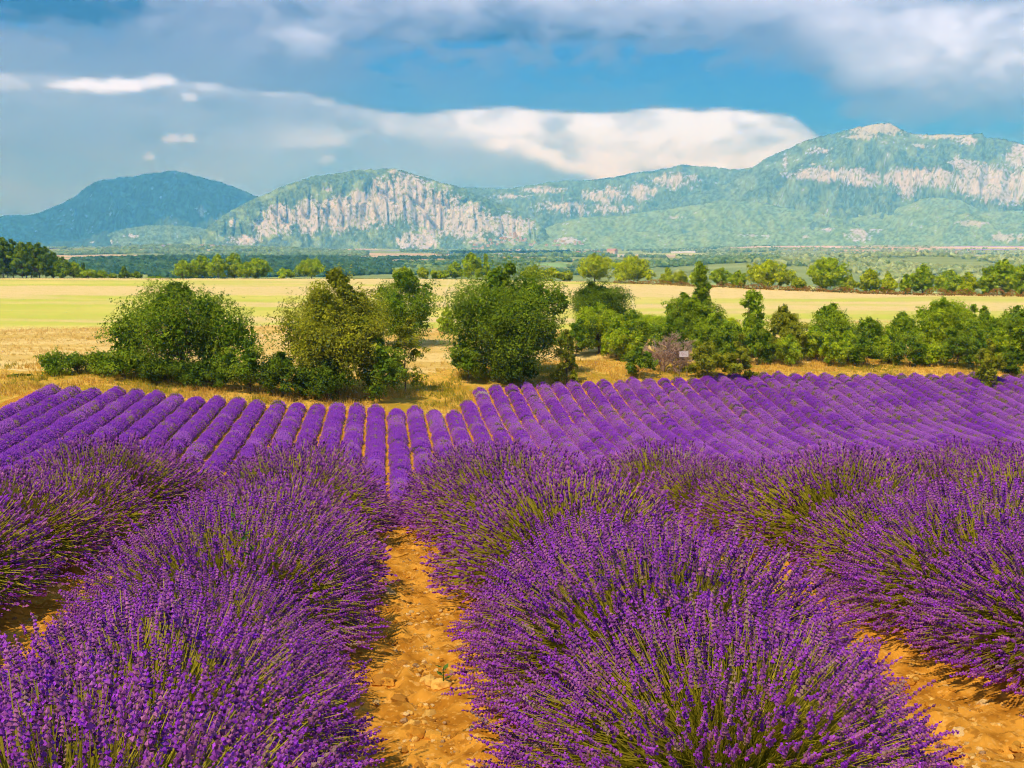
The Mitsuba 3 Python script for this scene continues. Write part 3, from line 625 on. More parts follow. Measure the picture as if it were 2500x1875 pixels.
# rusty scrub along the foot of the brow trees
rng = np.random.default_rng(5)
S = Soup()
uu = rng.uniform(1500, 2520, 2600); dd = crest(uu) - 1 - rng.random(2600) * 3
x, y = ground_xy(uu, dd); z = ground_z(x, y)
lump = nnoise(np.stack([uu / 16, uu * 0, uu * 0], -1), 3)
p = np.stack([x, y, z + rng.random(2600) * (.4 + 1.7 * lump)], -1)
m = rng.random((2600, 1))
v, f = leaf_quads(p, unit(rng.normal(size=(2600, 3)) + [0, -.5, .6]), .6, rng)
S.put(v, f, np.repeat((1 - m) * [.30, .22, .035] + m * [.36, .15, .04], 4, 0))
k = S.build('scrub', 'leaf_bsdf'); tag(k, 'rusty low scrub along the foot of the trees on the brow', 'scrub', kind='stuff')

# ------------------------------------------------------------------ far woodland on the plain
rng = np.random.default_rng(9)
blob = trimesh.creation.icosahedron()
bv, bf = np.array(blob.vertices) / np.linalg.norm(blob.vertices[0]), np.array(blob.faces)
def wood_patch(key, label, n, us, ds, size, col, thr=.46, seed=1):
    u = rng.uniform(*us, n); d = np.exp(rng.uniform(math.log(ds[0]), math.log(ds[1]), n))
    r = (u - U0) / F * d
    keep = nfbm(np.stack([r / 260, d / 420, r * 0 + seed], -1), 4, seed) > thr
    for (ua, ub, da, db, _) in FIELDS: keep &= ~((u > ua - 4) & (u < ub + 4) & (d > da - 90) & (d < db + 20))
    u, d, r = u[keep], d[keep], r[keep]; k = len(u)
    z = plain_z(r, d)
    s = size * (.6 + .8 * rng.random(k))
    vs = bv[None] * (1 + .9 * (rng.random((k, len(bv), 1)) - .5)) * (s[:, None, None] * [1.15, 1.15, 1.0])
    c = np.stack([r * cy + d * sy, -r * sy + d * cy, z + s * .55], -1)
    vs = vs + c[:, None]
    fs = bf[None] + (np.arange(k) * len(bv))[:, None, None]
    m = rng.random((k, 1, 1)); cc = np.array(col[0]) * (1 - m) + np.array(col[1]) * m
    cc = cc * (.65 + .7 * rng.random((k, len(bv), 1)))
    kk = add(key, (vs.reshape(-1, 3), fs.reshape(-1, 3)), 'dull_bsdf', color=np.clip(cc.reshape(-1, 3), 0, 1))
    tag(kk, label, 'woodland', kind='stuff')
wood_patch('dark_woodland', 'dark blue green woodland on the plain behind the left brow trees', 9000, (180, 1180), (1300, 3000), 4.6, ((.03, .10, .04), (.09, .18, .06)), .42, 1)
wood_patch('hill_woodland', 'pale green wooded hill with clearings below the left mountain', 6000, (60, 900), (3600, 6200), 6.0, ((.12, .23, .07), (.26, .36, .12)), .46, 2)
wood_patch('plain_woodland', 'scattered green woods between fields on the plain under the cliff', 7000, (980, 1900), (1500, 7000), 5.2, ((.07, .17, .05), (.22, .32, .09)), .50, 3)
wood_patch('valley_woodland', 'pale wooded valley sides beyond the right brow trees', 9000, (1650, 2700), (900, 6000), 4.6, ((.18, .28, .09), (.42, .48, .17)), .50, 4)

# ------------------------------------------------------------------ far buildings
def house(label, group, u, d, w, l, h, wall, roof, yaw, z=None, zoff=0):
    key = numbered('house')
    r = (u - U0) / F * d
    z0 = float(plain_z(np.array(r), np.array(d))) + zoff if z is None else z
    c, s = math.cos(yaw), math.sin(yaw)
    X = np.array([[-w, -l, 0], [w, -l, 0], [w, l, 0], [-w, l, 0], [-w, -l, h], [w, -l, h], [w, l, h], [-w, l, h]], float) / [2, 2, 1]
    Rf = np.array([[-w * 1.06, -l * 1.06, h], [w * 1.06, -l * 1.06, h], [w * 1.06, l * 1.06, h], [-w * 1.06, l * 1.06, h], [0, -l * 1.06, h + w * .28], [0, l * 1.06, h + w * .28]]) / [2, 2, 1]
    Rf = Rf + [0, 0, .02]
    rot = np.array([[c, -s, 0], [s, c, 0], [0, 0, 1]])
    o = np.array([r * cy + d * sy, -r * sy + d * cy, z0 - .5])
    wf = np.array([[0, 1, 5], [0, 5, 4], [1, 2, 6], [1, 6, 5], [2, 3, 7], [2, 7, 6], [3, 0, 4], [3, 4, 7]])
    rf = np.array([[0, 3, 5], [0, 5, 4], [1, 4, 5], [1, 5, 2], [0, 4, 1], [3, 2, 5], [0, 1, 2], [0, 2, 3]])
    W = Soup(); W.put(X @ rot.T + o, wf, wall); scene[f'{key}__wall'] = W.shape('dull_bsdf')
    W = Soup(); W.put(Rf @ rot.T + o, rf, roof); scene[f'{key}__roof'] = W.shape('dull_bsdf')
    tag(key, label, 'house', group)
rng = np.random.default_rng(12)
for i in range(46):                                        # the village on its spur at the foot of the cliff
    a = rng.random(); u = 1145 + 275 * a
    v = np.interp(u, [1145, 1200, 1255, 1290, 1330, 1420], [602, 588, 570, 585, 592, 590]) + rng.random() * 16
    d = 7450 - (600 - v) * 10
    house('pale tan village house with clay roof at the foot of the cliff', 'houses of the far village under the cliff', u, d, 11 + 7 * rng.random(), 13 + 9 * rng.random(), 9 + 6 * rng.random(), np.array([.62, .48, .32]) * (.8 + .3 * rng.random()), [.45, .27, .17], rng.random() * 3,
          z=float(height(v, d)))
for u, v, w, l, h, c in ((1410, 618, 16, 18, 7, .6), (1428, 618, 14, 16, 6, .7), (1445, 617, 16, 22, 7, .6), (1460, 617, 15, 20, 7, .6)):
    d = 4250
    house(f"{ {1410: 'leftmost', 1428: 'second', 1445: 'third', 1460: 'fourth'}[u] } small pink roofed house in the hamlet left of the farmhouse", 'hamlet on the plain', u, d, w, l, h, np.array([.7, .52, .40]) * c / .6, [.50, .27, .18], .4 + u % 3)
house('large pink farmhouse on the plain left of the tan field', None, 1493, 4200, 24, 34, 13, [.72, .50, .40], [.52, .27, .19], .9)
for i, (u, l) in enumerate(((1648, 40), (1668, 26), (1684, 34))):
    house(f'{ORD[i]} white farm shed from the left beside the tan field', 'white sheds on the plain', u, 4450, 12, l, 5, [.75, .72, .66], [.72, .68, .60], 1.6)
for i in range(14):
    u = 1195 + i * 8.0 + rng.random() * 3
    house('low pale roofed unit in the strip before the dark tree belt', 'pale low buildings in a strip on the plain', u, 4000 + rng.random() * 60, 9, 11 + 5 * rng.random(), 4, [.66, .58, .54], [.62, .52, .48], 1.5 + rng.random() * .2)
for i in range(16):
    u = 395 + 170 * rng.random()
    house('small white house among trees on the pale wooded hill', 'houses on the wooded hill to the left', u, 4900 + rng.random() * 400, 12, 15 + 6 * rng.random(), 7, [.66, .58, .50], [.5, .32, .24], rng.random() * 3)
# the dark belt of pines behind the strip
S = Soup(); n = 420
u = rng.uniform(1105, 1390, n); d = rng.uniform(4200, 4380, n); r = (u - U0) / F * d
c = np.stack([r * cy + d * sy, -r * sy + d * cy, plain_z(r, d) + 7], -1); s = 7 * (.6 + .7 * rng.random(n))
vs = bv[None] * (1 + .35 * (rng.random((n, len(bv), 1)) - .5)) * s[:, None, None] + c[:, None]
S.put(vs.reshape(-1, 3), (bf[None] + (np.arange(n) * len(bv))[:, None, None]).reshape(-1, 3), [.03, .09, .045])
k = S.build('tree_belt', 'dull_bsdf'); tag(k, 'dark belt of trees across the plain behind the pale strip of buildings', 'tree belt', kind='stuff')

# ------------------------------------------------------------------ dry grass
rng = np.random.default_rng(21)
def grass(key, label, xr, yr, n, hgt, cols, cond):
    x, y = rng.uniform(*xr, n), rng.uniform(*yr, n)
    keep = cond(x, y) & (nfbm(np.stack([x / 2.5, y / 2.5, x * 0], -1), 3, 4) > .36)
    x, y = x[keep], y[keep]; k = len(x); z = ground_z(x, y) - .05
    B = 4
    x, y, z = (np.repeat(q, B) for q in (x, y, z)); k *= B
    a = rng.random(k) * 2 * np.pi; h = hgt * (.45 + .75 * rng.random(k)); w = .035 + .03 * rng.random(k)
    bx, by = x + rng.normal(size=k) * .13, y + rng.normal(size=k) * .13
    lean = rng.normal(size=(k, 2)) * .25 * h[:, None]
    p0 = np.stack([bx - np.cos(a) * w, by - np.sin(a) * w, z], -1); p1 = np.stack([bx + np.cos(a) * w, by + np.sin(a) * w, z], -1)
    p2 = np.stack([bx + lean[:, 0], by + lean[:, 1], z + h], -1)
    m = rng.random((k, 1)); c = np.array(cols[0]) * (1 - m) + np.array(cols[1]) * m
    g = nfbm(np.stack([x / 6, y / 6, x * 0 + 3], -1), 3, 8)[:, None]
    c = c + (np.array(cols[2]) - c) * sm(.48, .64, g)
    kk = add(key, (np.stack([p0, p1, p2], 1).reshape(-1, 3), np.arange(3 * k).reshape(-1, 3)), 'leaf_bsdf', color=np.repeat(c, 3, 0))
    tag(kk, label, 'grass', kind='stuff')
grass('verge_grass', 'tall golden dry grass on the verge between lavender and hedge', (-62, 92), (100, 140), 26000, .55, ((.60, .39, .05), (.80, .56, .14), (.38, .35, .035)), lambda x, y: ((y > field_edge(x) + .9) | (x < -31.8)) & (y < field_edge(x) + 17))
grass('meadow_grass', 'pale golden grass of the meadow behind the hedge', (-90, 120), (118, 185), 22000, .3, ((.72, .51, .14), (.84, .64, .25), (.70, .50, .12)), lambda x, y: y > field_edge(x) + 15)

# ------------------------------------------------------------------ lavender
PETAL, PETAL2 = np.array([.185, .014, .46]), np.array([.33, .055, .52])
CALYX, CALYX2 = np.array([.15, .035, .17]), np.array([.32, .13, .22])
STEM, STEM2, LEAF = np.array([.38, .38, .02]), np.array([.56, .50, .06]), np.array([.15, .20, .016])


def bush_parts(seed, n, detail, radius=.74, tall=.66):
    """A dome of flower stems: returns the stems and the flower spikes as Soups."""
    rng = np.random.default_rng(seed)
    az = rng.random(n) * 2 * np.pi
    cosp = 1 - rng.random(n) ** .9 * .96
    pol = np.arccos(np.clip(cosp, 0, 1)) * 1.02
    gap = nnoise(np.stack([np.cos(az) * pol * 2.2 + seed, np.sin(az) * pol * 2.2, pol * 0], -1), seed)
    keep = rng.random(n) < .52 + .9 * gap
    az, pol, gap = az[keep], pol[keep], gap[keep]; n = len(az)
    L = (.74 + .34 * rng.random(n) ** .8) * (.92 + .16 * gap)
    dirs = np.stack([np.cos(az) * np.sin(pol), np.sin(az) * np.sin(pol), np.cos(pol)], -1)
    b = rng.random(n) ** .5 * .30
    base = np.stack([np.cos(az) * b * np.sin(pol) + rng.normal(size=n) * .05, np.sin(az) * b * np.sin(pol) + rng.normal(size=n) * .05, .02 + rng.random(n) * .10], -1)
    tip = dirs * L[:, None] * [radius, radius, tall] + rng.normal(size=(n, 3)) * .028
    low = np.maximum(.07 + .05 * rng.random(n), tip[:, 2])
    tip[:, 2] = low
    mid = (base + tip) / 2 + dirs * [.02, .02, 0] + np.stack([az * 0, az * 0, .03 + .05 * np.sin(pol)], -1)
    dtip = unit(unit(tip - mid) + rng.normal(size=(n, 3)) * .17 + [0, 0, .25])
    St, Fl = Soup(), Soup()
    m = rng.random((n, 1)); sc = STEM * (1 - m) + STEM2 * m
    sides = 3
    w = .0018 if detail == 2 else .0028
    for A, B, q in ((base, mid, .75), (mid, tip, 1.0)):
        v, f = tubes(A, B, w, w * .8, sides); St.put(v, f, np.repeat(sc * q, 2 * sides, 0))
    # leafy base and flowerless blades
    k = int(n * .45)
    i = rng.integers(0, n, k)
    a0 = base[i]; a1 = a0 + (mid[i] - a0) * (.7 + .55 * rng.random((k, 1))) + rng.normal(size=(k, 3)) * .035
    a1[:, 2] = np.maximum(a1[:, 2], .04)
    side = unit(np.cross(a1 - a0, rng.normal(size=(k, 3)))) * .0055
    v = np.stack([a0 - side, a0 + side, a1], 1).reshape(-1, 3)
    St.put(v, np.arange(3 * k).reshape(-1, 3), np.repeat(LEAF * (.6 + rng.random((k, 1))) + STEM * .5 * rng.random((k, 1)), 3, 0))
    # spikes
    sl = .038 + .038 * rng.random(n)
    ref = unit(rng.normal(size=(n, 3))); ea = unit(np.cross(dtip, ref)); eb = np.cross(dtip, ea)
    pm = rng.random((n, 1))
    petal = PETAL * (1 - pm) + PETAL2 * pm
    calyx = CALYX * (1 - rng.random((n, 1))) + CALYX2 * rng.random((n, 1))
    bloom = rng.random((n, 1)) ** 1.3
    faded = rng.random((n, 1)) < (.015, .035, .025, .05)[seed % 4]            # spikes gone over to straw
    petal = np.where(faded, [.29, .18, .17], petal) * (.92 + .16 * np.random.default_rng(seed).random()); calyx = np.where(faded, [.26, .18, .12], calyx)
    if detail == 2:
        whorls = 5
        for wv in range(whorls):
            t = wv / (whorls - 1)
            cpos = tip + dtip * (sl * t)[:, None]
            rad = .0090 * (1.05 - .45 * t) * (.8 + .4 * rng.random(n))
            hh = sl / whorls * .80
            ang0 = rng.random(n) * 6.28
            ring = []
            for j in range(4):
                a = ang0 + j * np.pi / 2
                ring.append(cpos + (np.cos(a)[:, None] * ea + np.sin(a)[:, None] * eb) * (rad * (.75 + .5 * rng.random(n)))[:, None])
            vs = np.stack(ring + [cpos + dtip * hh[:, None], cpos - dtip * hh[:, None] * .7], 1)
            fi = np.array([[0, 1, 4], [1, 2, 4], [2, 3, 4], [3, 0, 4], [1, 0, 5], [2, 1, 5], [3, 2, 5], [0, 3, 5]])
            mixv = np.clip(bloom * .6 + (rng.random((n, 1)) - .5) * .9, 0, 1)
            cc = calyx * (1 - mixv) + petal * mixv
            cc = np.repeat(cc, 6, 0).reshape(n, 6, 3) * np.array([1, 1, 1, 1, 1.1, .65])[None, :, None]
            Fl.put(vs.reshape(-1, 3), (fi[None] + (np.arange(n) * 6)[:, None, None]).reshape(-1, 3), cc.reshape(-1, 3))
            # open florets
            for j in range(2):
                g = rng.random(n) < (.28 + .4 * bloom[:, 0])
                kk = int(g.sum()); a = rng.random(kk) * 6.28
                out = np.cos(a)[:, None] * ea[g] + np.sin(a)[:, None] * eb[g]
                c0 = cpos[g] + out * rad[g][:, None] * 1.15 + dtip[g] * (hh[g] * (rng.random(kk) - .3))[:, None]
                v, f = leaf_quads(c0, unit(out + dtip[g] * .5 + rng.normal(size=(kk, 3)) * .4), .0085 + .004 * rng.random(kk), rng, .9)
                Fl.put(v, f, np.repeat(petal[g] * (1.0 + .35 * rng.random((kk, 1))), 4, 0))
    else:
        rad = (.0085 if detail == 1 else .012) * (.8 + .5 * rng.random(n))
        segs = ((0, .5), (.42, 1.05)) if detail == 1 else ((0, 1.0),)
        for (ta, tb) in segs:
            p0, p1 = tip + dtip * (sl * ta)[:, None], tip + dtip * (sl * tb)[:, None]
            mm = (p0 + p1) / 2; ang0 = rng.random(n) * 6.28
            ring = [mm + (np.cos(ang0 + j * 2.094)[:, None] * ea + np.sin(ang0 + j * 2.094)[:, None] * eb) * (rad * (.8 + .5 * rng.random(n)))[:, None] for j in range(3)]
            vs = np.stack(ring + [p1, p0], 1)
            fi = np.array([[0, 1, 3], [1, 2, 3], [2, 0, 3], [1, 0, 4], [2, 1, 4], [0, 2, 4]])
            mixv = np.clip(bloom * .7 + (rng.random((n, 1)) - .42) * .8, 0, 1)
            cc = (calyx * (1 - mixv) + petal * mixv)
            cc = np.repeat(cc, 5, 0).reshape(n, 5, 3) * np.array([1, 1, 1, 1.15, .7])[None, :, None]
            Fl.put(vs.reshape(-1, 3), (fi[None] + (np.arange(n) * 5)[:, None, None]).reshape(-1, 3), cc.reshape(-1, 3))
    return St, Fl


NEAR_KINDS, MID_KINDS, FAR_KINDS = 4, 4, 6
for i in range(NEAR_KINDS):
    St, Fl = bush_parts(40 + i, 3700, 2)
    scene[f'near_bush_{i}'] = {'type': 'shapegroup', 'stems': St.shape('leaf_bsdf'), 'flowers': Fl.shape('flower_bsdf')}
for i in range(MID_KINDS):
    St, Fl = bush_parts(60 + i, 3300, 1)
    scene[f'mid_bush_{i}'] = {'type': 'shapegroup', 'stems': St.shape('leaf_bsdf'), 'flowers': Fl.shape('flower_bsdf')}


def far_bush(seed, dry=False, end=False):
    """A distant bush: tufts of flower spikes over a green mound."""
    rng = np.random.default_rng(seed); S = Soup()
    n = 560
    ph = (rng.random(n) - .5) * 2 * 1.45                      # the angle across the row
    yy = (rng.random(n) - .5) * 1.12                          # the place along it
    if end: yy = np.abs(yy) * .5 + .05
    dirs = np.stack([np.sin(ph), (.75 * np.sin(yy * 2.2) if end else yy * .35) * np.cos(ph), np.cos(ph)], -1); dirs = unit(dirs)
    gap = nnoise(np.stack([ph * 1.3 + seed, yy * 2.0, yy * 0], -1), seed)
    lump = .92 + .16 * nnoise(np.stack([ph * .8, yy * 2.5 + seed, yy * 0], -1), seed + 3) + .06 * rng.normal(size=n)
    top = np.stack([np.sin(ph) * .735, yy, np.cos(ph) * .78 * (np.sqrt(np.clip(1.05 - (yy / .62) ** 2, .15, 1)) if end else 1)], -1) * np.stack([lump, lump * 0 + 1, lump], -1) + rng.normal(size=(n, 3)) * .02
    bot = top - unit(dirs + [0, 0, .5]) * (.12 + .10 * rng.random((n, 1)))
    side = unit(np.cross(dirs, rng.normal(size=(n, 3)))) * (.022 + .018 * rng.random((n, 1))); s2 = unit(np.cross(dirs, side)) * np.linalg.norm(side, axis=1, keepdims=True)
    mid = (top + bot) / 2
    vs = np.stack([mid + side, mid - side * .5 + s2 * .87, mid - side * .5 - s2 * .87, top, bot], 1)
    fi = np.array([[0, 1, 3], [1, 2, 3], [2, 0, 3], [1, 0, 4], [2, 1, 4], [0, 2, 4]])
    m = np.clip(.45 + .6 * rng.random((n, 1)) + .25 * (gap[:, None] - .5), 0, 1)
    pale = 1.0 if seed % 2 else .0                                # some plants are further past their bloom
    c = (np.array([.36, .13, .31]) + pale * np.array([.12, .09, .07])) * (1 - m) + (np.array([.29, .048, .63]) + pale * np.array([.09, .055, .04])) * m
    c = np.where((gap[:, None] < .27) & (rng.random((n, 1)) < .75), np.array([.30, .27, .045]), c)
    if dry: c = np.where(rng.random((n, 1)) < .8, np.array([.55, .50, .42]), c)
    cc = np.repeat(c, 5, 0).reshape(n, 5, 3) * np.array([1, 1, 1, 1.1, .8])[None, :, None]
    S.put(vs.reshape(-1, 3), (fi[None] + (np.arange(n) * 5)[:, None, None]).reshape(-1, 3), cc.reshape(-1, 3))
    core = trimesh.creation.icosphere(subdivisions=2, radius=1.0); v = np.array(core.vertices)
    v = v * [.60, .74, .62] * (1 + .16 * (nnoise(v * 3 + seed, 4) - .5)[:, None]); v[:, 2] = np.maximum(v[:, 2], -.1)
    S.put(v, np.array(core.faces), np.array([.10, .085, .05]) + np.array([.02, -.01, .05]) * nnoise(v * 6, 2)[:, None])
    return S


for i in range(FAR_KINDS):
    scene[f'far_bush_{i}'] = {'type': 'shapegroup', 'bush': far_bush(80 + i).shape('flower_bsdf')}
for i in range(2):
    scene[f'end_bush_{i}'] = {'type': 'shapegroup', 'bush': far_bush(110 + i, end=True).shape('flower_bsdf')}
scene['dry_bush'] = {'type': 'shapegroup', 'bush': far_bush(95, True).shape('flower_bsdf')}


def tilt(x, y):
    e = .3
    return math.degrees(math.atan2(float(ground_z(x, y + e) - ground_z(x, y - e)), 2 * e))


# the near rows, bush by bush
rng = np.random.default_rng(77)
ROWS = {-4: 'fourth row left of the stony path', -3: 'third row left of the stony path', -2: 'second row left of the stony path', -1: 'row directly left of the stony path', 0: 'row directly right of the stony path', 1: 'second row right of the stony path',
        2: 'third row right of the stony path', 3: 'fourth row right of the stony path', 4: 'fifth row right of the stony path', 5: 'sixth row right of the stony path'}
START = {-1: 2.55, 0: 3.35, 1: 3.6, -2: 4.6, 2: 5.0, -3: 6.3, 3: 6.8, 4: 8.2, -4: 8.3, 5: 9.8}
STEP = 1.06
for k, phrase in ROWS.items():
    y, j = START[k], 0
    while y < 13.4:
        x = NEAR0 - 1.0 + (k + .5) * (NEAR_PITCH - .30 * float(sm(7.0, 11.5, y))) - .05 * float(sm(7, 11, y)) + rng.normal() * .05 + (.20 if k > 0 else 0)
        s = 1.0 + rng.normal() * .075 + .08 * float(sm(8, 11, y))
        near = math.hypot(x, y) < 6.6
        kind = f"near_bush_{rng.integers(NEAR_KINDS)}" if near else f"mid_bush_{rng.integers(MID_KINDS)}"
        key = numbered('lavender_bush')
        scene[key] = {'type': 'instance', 'group': {'type': 'ref', 'id': kind},
                      'to_world': T().translate([x, y, float(near_z(x, y))]).rotate([1, 0, 0], tilt(x, y) * .7).rotate([0, 0, 1], float(rng.random() * 360)).scale([s, s, s * (1 + rng.normal() * .04)])}
        tag(key, f"{ORD[j] if j else 'nearest'} flowering lavender bush{' from the camera' if j else ''} in the {phrase}", 'lavender', f'lavender bushes of the {phrase}')
        y += STEP * (1 + rng.normal() * .07); j += 1

# the rows across the dip
rng = np.random.default_rng(78)
TENS = ['', 'first', 'second', 'third', 'fourth', 'fifth', 'sixth', 'seventh', 'eighth', 'ninth', 'tenth', 'eleventh', 'twelfth', 'thirteenth', 'fourteenth', 'fifteenth', 'sixteenth', 'seventeenth', 'eighteenth', 'nineteenth']
def ordinal(n):
    if n < 20: return TENS[n]
    return {2: 'twent', 3: 'thirt', 4: 'fort'}[n // 10] + ('ieth' if n % 10 == 0 else 'y-' + TENS[n % 10])
for k in range(-17, 43):
    x0 = ROW0 + PITCH_ROW * k
    y1 = float(field_edge(x0)) - .5 + rng.normal() * .35
    y0 = max(48.0 if abs(x0) < 12 else 66.0, abs(x0) / .62 - 4)
    key = numbered('lavender_row')
    n = int((y1 - y0) / .86)
    for j in range(n):
        y = y1 - j * .86 + rng.normal() * .05; x = x0 + rng.normal() * .04
        s = .99 + rng.normal() * .025; sz = s * (.98 + rng.normal() * .035)
        if k == 5 and j == 2: kind = 'dry_bush'
        elif j == 0: kind = f'end_bush_{rng.integers(2)}'
        else: kind = f'far_bush_{2 * rng.integers(3) + int(float(nnoise(np.array([k * 5.37, y / 3.2, 1.0]), 13)) < np.interp(k, [-17, -4, 8, 40], [.33, .25, .46, .68]))}'
        if rng.random() < .05: s *= .85; sz *= .7
        scene[f'{key}__bush' + (f'_{j:03d}' if j else '')] = {'type': 'instance', 'group': {'type': 'ref', 'id': kind},
            'to_world': T().translate([x, y, float(ground_z(x, y)) - .02]).rotate([0, 0, 1], float((0 if j == 0 else rng.choice([0, 180])) + rng.normal() * 4)).scale([s, s, sz])}
    side = f'{ordinal(k + 1)} row right of' if k >= 0 else f'{ordinal(-k)} row left of'
    extra = ', one whitish bush' if k == 5 else ''
    tag(key, f'lavender row across the dip, {side} the stony path line{extra}', 'lavender row', 'lavender rows on the slope across the dip')
    if k == 5: labels[f'{key}__bush_002'] = {'label': 'whitish dry bush'}

# ------------------------------------------------------------------ stones on the paths
rng = np.random.default_rng(31)
protos = []
for i in range(6):
    s = trimesh.creation.icosphere(subdivisions=1, radius=1.0); v = np.array(s.vertices)
    v = v * (1 + .5 * (nnoise(v * 1.4 + i * 9, i) - .5)[:, None]) * [1, .75 + .1 * i / 6, .55]
    protos.append((v, np.array(s.faces)))
STONE = [np.array([.62, .32, .045]), np.array([.70, .43, .10]), np.array([.46, .21, .025]), np.array([.66, .46, .18]), np.array([.36, .23, .11]), np.array([.40, .19, .03])]
lines = [(-1.84, 3.6, 12), (.16, 2.3, 11), (2.16, 2.6, 11), (4.16, 4.5, 11), (-3.84, 6, 11)]
S = Soup(); n = 20000
small = []
for i in range(6):
    s = trimesh.creation.icosahedron(); v = np.array(s.vertices); v = v / np.linalg.norm(v[0])
    small.append((v * (1 + .6 * (nnoise(v * 1.4 + i * 9, i + 20) - .5)[:, None]) * [1, .8, .6], np.array(s.faces)))
ln = rng.choice(len(lines), n, p=[.16, .42, .30, .08, .04])
X = np.array([lines[i][0] for i in ln]) + rng.normal(size=n) * .26
Y = np.array([lines[i][1] + (lines[i][2] - lines[i][1]) * rng.random() ** 1.6 for i in ln])
keep = nfbm(np.stack([X * 3, Y * 3, X * 0], -1), 3, 17) + .25 * rng.random(n) > .56
X, Y = X[keep], Y[keep]; n = len(X)
r = .006 + .017 * rng.random(n) ** 3
zz = near_z(X, Y) + (nfbm(np.stack([X * 7, Y * 7, X * 0], -1), 4, 2) - .5) * .075
for i in range(n):
    v, f = small[i % 6]; a = rng.random() * 6.28; ca, sa = math.cos(a), math.sin(a)
    w = v * r[i]; w = np.stack([w[:, 0] * ca - w[:, 1] * sa, w[:, 0] * sa + w[:, 1] * ca, w[:, 2]], -1)
    S.put(w + [X[i], Y[i], zz[i] + r[i] * .25], f, STONE[rng.integers(6)] * (.8 + .35 * rng.random()))
k = S.build('gravel', 'dull_bsdf'); tag(k, 'small ochre pebbles and clods strewn over the soil paths', 'gravel', kind='stuff')
for i in range(240):
    l = lines[rng.choice(3, p=[.1, .46, .44])]
    x = l[0] + rng.normal() * .24; y = l[1] + (l[2] - l[1] - 3) * rng.random() ** 1.5
    rr_ = .018 + .042 * rng.random() ** 2.5
    v, f = protos[i % 6]; a = rng.random() * 6.28; ca, sa = math.cos(a), math.sin(a)
    w = (v + .10 * rng.normal(size=v.shape)) * rr_; w = np.stack([w[:, 0] * ca - w[:, 1] * sa, w[:, 0] * sa + w[:, 1] * ca, w[:, 2]], -1)
    S = Soup(); S.put(w + [x, y, float(near_z(x, y)) + rr_ * .05], f, STONE[(0, 1, 2, 3, 5)[rng.integers(5)]] * (.85 + .3 * rng.random()))
    scene['path_soil__stone' + (f'_{i:03d}' if i else '')] = S.shape('dull_bsdf')

# ------------------------------------------------------------------ weeds, bare shrub, sign
def weed(label, pos, hgt, nleaf, size, seed, lean=(0, 0)):
    rng = np.random.default_rng(seed); key = numbered('weed')
    top = np.array([lean[0], lean[1], hgt])
    W = Soup(); v, f = path_tube([np.array([0, 0, -.02]), top * [.3, .3, .5], top], [.004, .003, .002], 5); W.put(v + pos, f, [.10, .16, .03])
    scene[f'{key}__stem'] = W.shape('leaf_bsdf')
    S = Soup()
    t = np.linspace(.35, 1, nleaf); a = np.arange(nleaf) * 2.4
    dirs = np.stack([np.cos(a), np.sin(a), .35 + .3 * rng.random(nleaf)], -1)
    c = top * t[:, None] + dirs * size * .5
    nrm = unit(np.stack([-np.cos(a) * .5, -np.sin(a) * .5, np.ones(nleaf)], -1))
    ax = unit(dirs); b = np.cross(nrm, ax)
    vs = np.stack([c - ax * size * .5, c + b * size * .3, c + ax * size * .5, c - b * size * .3], 1).reshape(-1, 3)
    i = np.arange(nleaf)[:, None] * 4; f = np.stack([i + [0, 1, 2], i + [0, 2, 3]], 1).reshape(-1, 3)
    S.put(vs + pos, f, np.repeat(np.array([.10, .20, .035]) * (.7 + .6 * rng.random((nleaf, 1))), 4, 0))
    scene[f'{key}__leaves'] = S.shape('leaf_bsdf')
    tag(key, label, 'weed')
def on_path(x, y): return np.array([x, y, float(near_z(x, y))])
weed('small green seedling in the middle of the stony path', on_path(.17, 3.6), .09, 6, .038, 1)
weed('green weed at the right border of the stony path nearest the camera', on_path(.30, 2.85), .13, 9, .06, 2)
weed('tiny green sprout at the right border of the path farther up', on_path(.26, 5.05), .09, 5, .045, 3)
weed('pale green leafy vine sticking out of the lavender left of the path', on_path(-.62, 5.35) + [0, 0, .40], .34, 16, .045, 4, (-.12, .02))

# the bare grey shrub with rusty leftovers
rng = np.random.default_rng(44)
key = numbered('bare_shrub'); W, S = Soup(), Soup()
for (u, h, sgn) in ((1622, 4.2, -1), (1655, 4.4, 1)):
    bx, by = (float(q) for q in ground_xy(u, 131)); o = np.array([bx, by, float(ground_z(bx, by))])
    def grow(p, d, L, r, lvl):
        q = p + d * L
        m = (p + q) / 2 + rng.normal(size=3) * L * .06
        v, f = path_tube([p, m, q], [r, r * .8, r * .62], 5); W.put(v, f, np.array([.44, .32, .23]) * (.8 + .4 * rng.random()))
        if lvl == 0: return
        for _ in range(4 if lvl > 1 else 5):
            nd = unit(d + rng.normal(size=3) * [.62, .62, .35] + np.array([.12 * sgn, 0, .0]))
            grow(q if rng.random() < .6 else m, nd, L * (.55 + .3 * rng.random()), max(r * .6, .022), lvl - 1)
        if lvl == 2 and rng.random() < .30:
            k = 26; c = q + rng.normal(size=(k, 3)) * .35; v, f = leaf_quads(c, unit(rng.normal(size=(k, 3))), .16, rng); S.put(v, f, np.array([.30, .11, .03]))
    for _ in range(3):
        grow(o + rng.normal(size=3) * [.12, .12, 0] - [0, 0, .2], unit(np.array([.30 * rng.normal() + .25 * sgn, .2 * rng.normal(), 1])), 1.75, .13, 4)
scene[f'{key}__branches'] = W.shape('dull_bsdf'); scene[f'{key}__dead_leaves'] = S.shape('leaf_bsdf')
tag(key, 'bare grey-brown shrub with rusty dead leaves beside the white sign', 'bush')

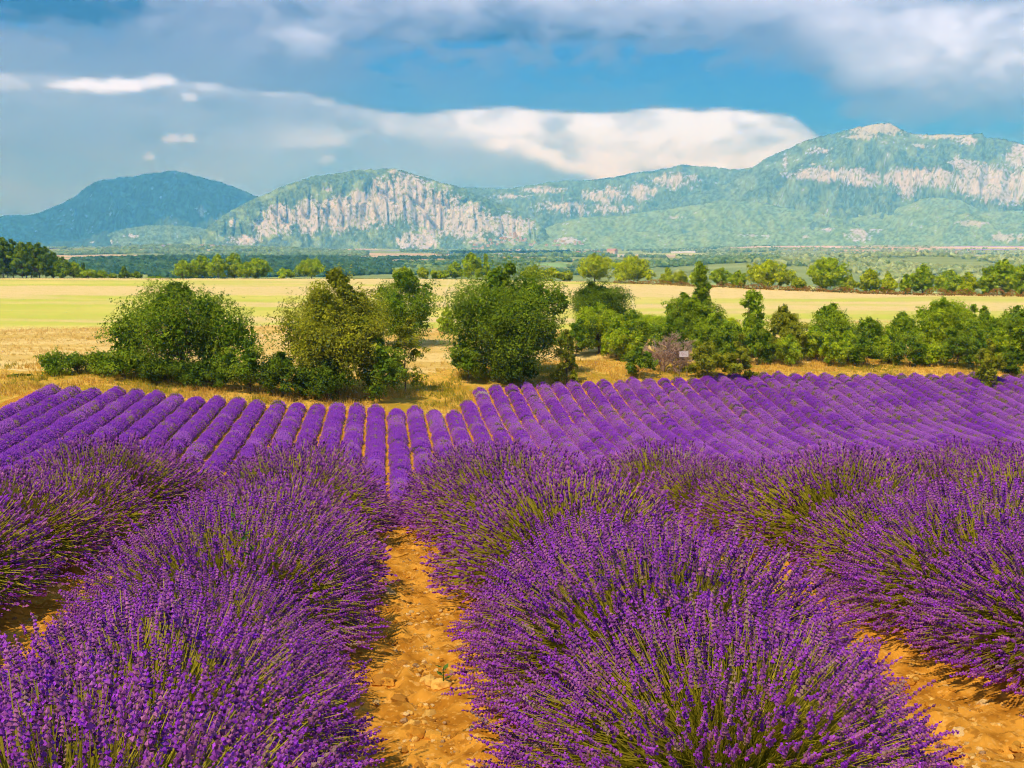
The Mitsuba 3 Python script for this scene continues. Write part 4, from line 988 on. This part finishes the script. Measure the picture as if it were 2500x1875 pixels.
key = numbered('sign')
sx, sy_ = (float(q) for q in ground_xy(1675, 127.5)); sz = float(ground_z(sx, sy_))
def box_at(ext, c):
    b = trimesh.creation.box(ext); m = np.eye(4); a = -YAW
    b.apply_transform(trimesh.transformations.rotation_matrix(a, [0, 0, 1])); b.apply_translation(c); return b
bz = float(height(864.5, 127.5))
scene[f'{key}__board'] = mikit.ply(box_at([1.05, .03, .66], [sx, sy_, bz]), 'white_bsdf')
S = Soup()
for dx in (-.42, .42):
    b = box_at([.07, .07, bz - sz + .5], [sx + dx * cy, sy_ - dx * sy + .055, (bz + sz - .15) / 2 - .1]); S.put(np.array(b.vertices), np.array(b.faces), [.25, .18, .12])
scene[f'{key}__post'] = S.shape('dull_bsdf')
S = Soup(); rng = np.random.default_rng(3)
for row, (zo, n) in enumerate(((.12, 6), (-.10, 9))):
    for i in range(n):
        b = box_at([.055, .004, .05 + .03 * rng.random()], [sx + (-.30 + .072 * i) * cy - .0175 * sy, sy_ - (-.30 + .072 * i) * sy - .0175 * cy, bz + zo]); S.put(np.array(b.vertices), np.array(b.faces), [.55, .30, .28])
scene[f'{key}__lettering'] = S.shape('dull_bsdf')
tag(key, 'small white board sign on posts beside the bare grey shrub', 'sign')

# ------------------------------------------------------------------ clouds overhead that shade parts of the mountains
def cloud(label, r, d, z_at, rr, rd, alt=4600.0):
    key = numbered('cloud')
    o = np.array([r * cy + d * sy, -r * sy + d * cy, z_at]) + SUN * (alt - z_at) / SUN[2]
    s = trimesh.creation.icosphere(subdivisions=4, radius=1.0); v = np.array(s.vertices)
    v = v * (1 + .55 * (nfbm(v * 2.2 + r * .01, 4, 3) - .5)[:, None])
    v = v * [rr, rd, 260.0]
    v = np.stack([v[:, 0] * cy + v[:, 1] * sy, -v[:, 0] * sy + v[:, 1] * cy, v[:, 2]], -1) + o
    scene[key] = mikit.ply((v, np.array(s.faces)), 'cloud_bsdf', smooth=True)
    tag(key, label, 'cloud')
scene['cloud_bsdf'] = {'type': 'twosided', 'bsdf': {'type': 'diffuse', 'reflectance': {'type': 'rgb', 'value': [.9, .9, .9]}}}
cloud('broad cloud high above the left mountain, shading it', -5700, 12000, 350, 2900, 1900)
cloud('long cloud high over the middle ridge, shading its crest', 1300, 13300, 500, 2300, 650)

# ------------------------------------------------------------------ the air
scene['air'] = {'type': 'homogeneous', 'albedo': {'type': 'rgb', 'value': [.90, .95, .99]}, 'sigma_t': {'type': 'rgb', 'value': [1.5e-5, 5.9e-5, 12.5e-5]}, 'phase': {'type': 'hg', 'g': -.35}}
scene['haze'] = {'type': 'cube', 'bsdf': {'type': 'null'}, 'interior': {'type': 'ref', 'id': 'air'},
                 'to_world': T().translate([0, 9000, 555]).scale([16000, 10500, 655])}
tag('haze', 'pale blue summer haze over the plain and mountains', 'haze', kind='stuff')
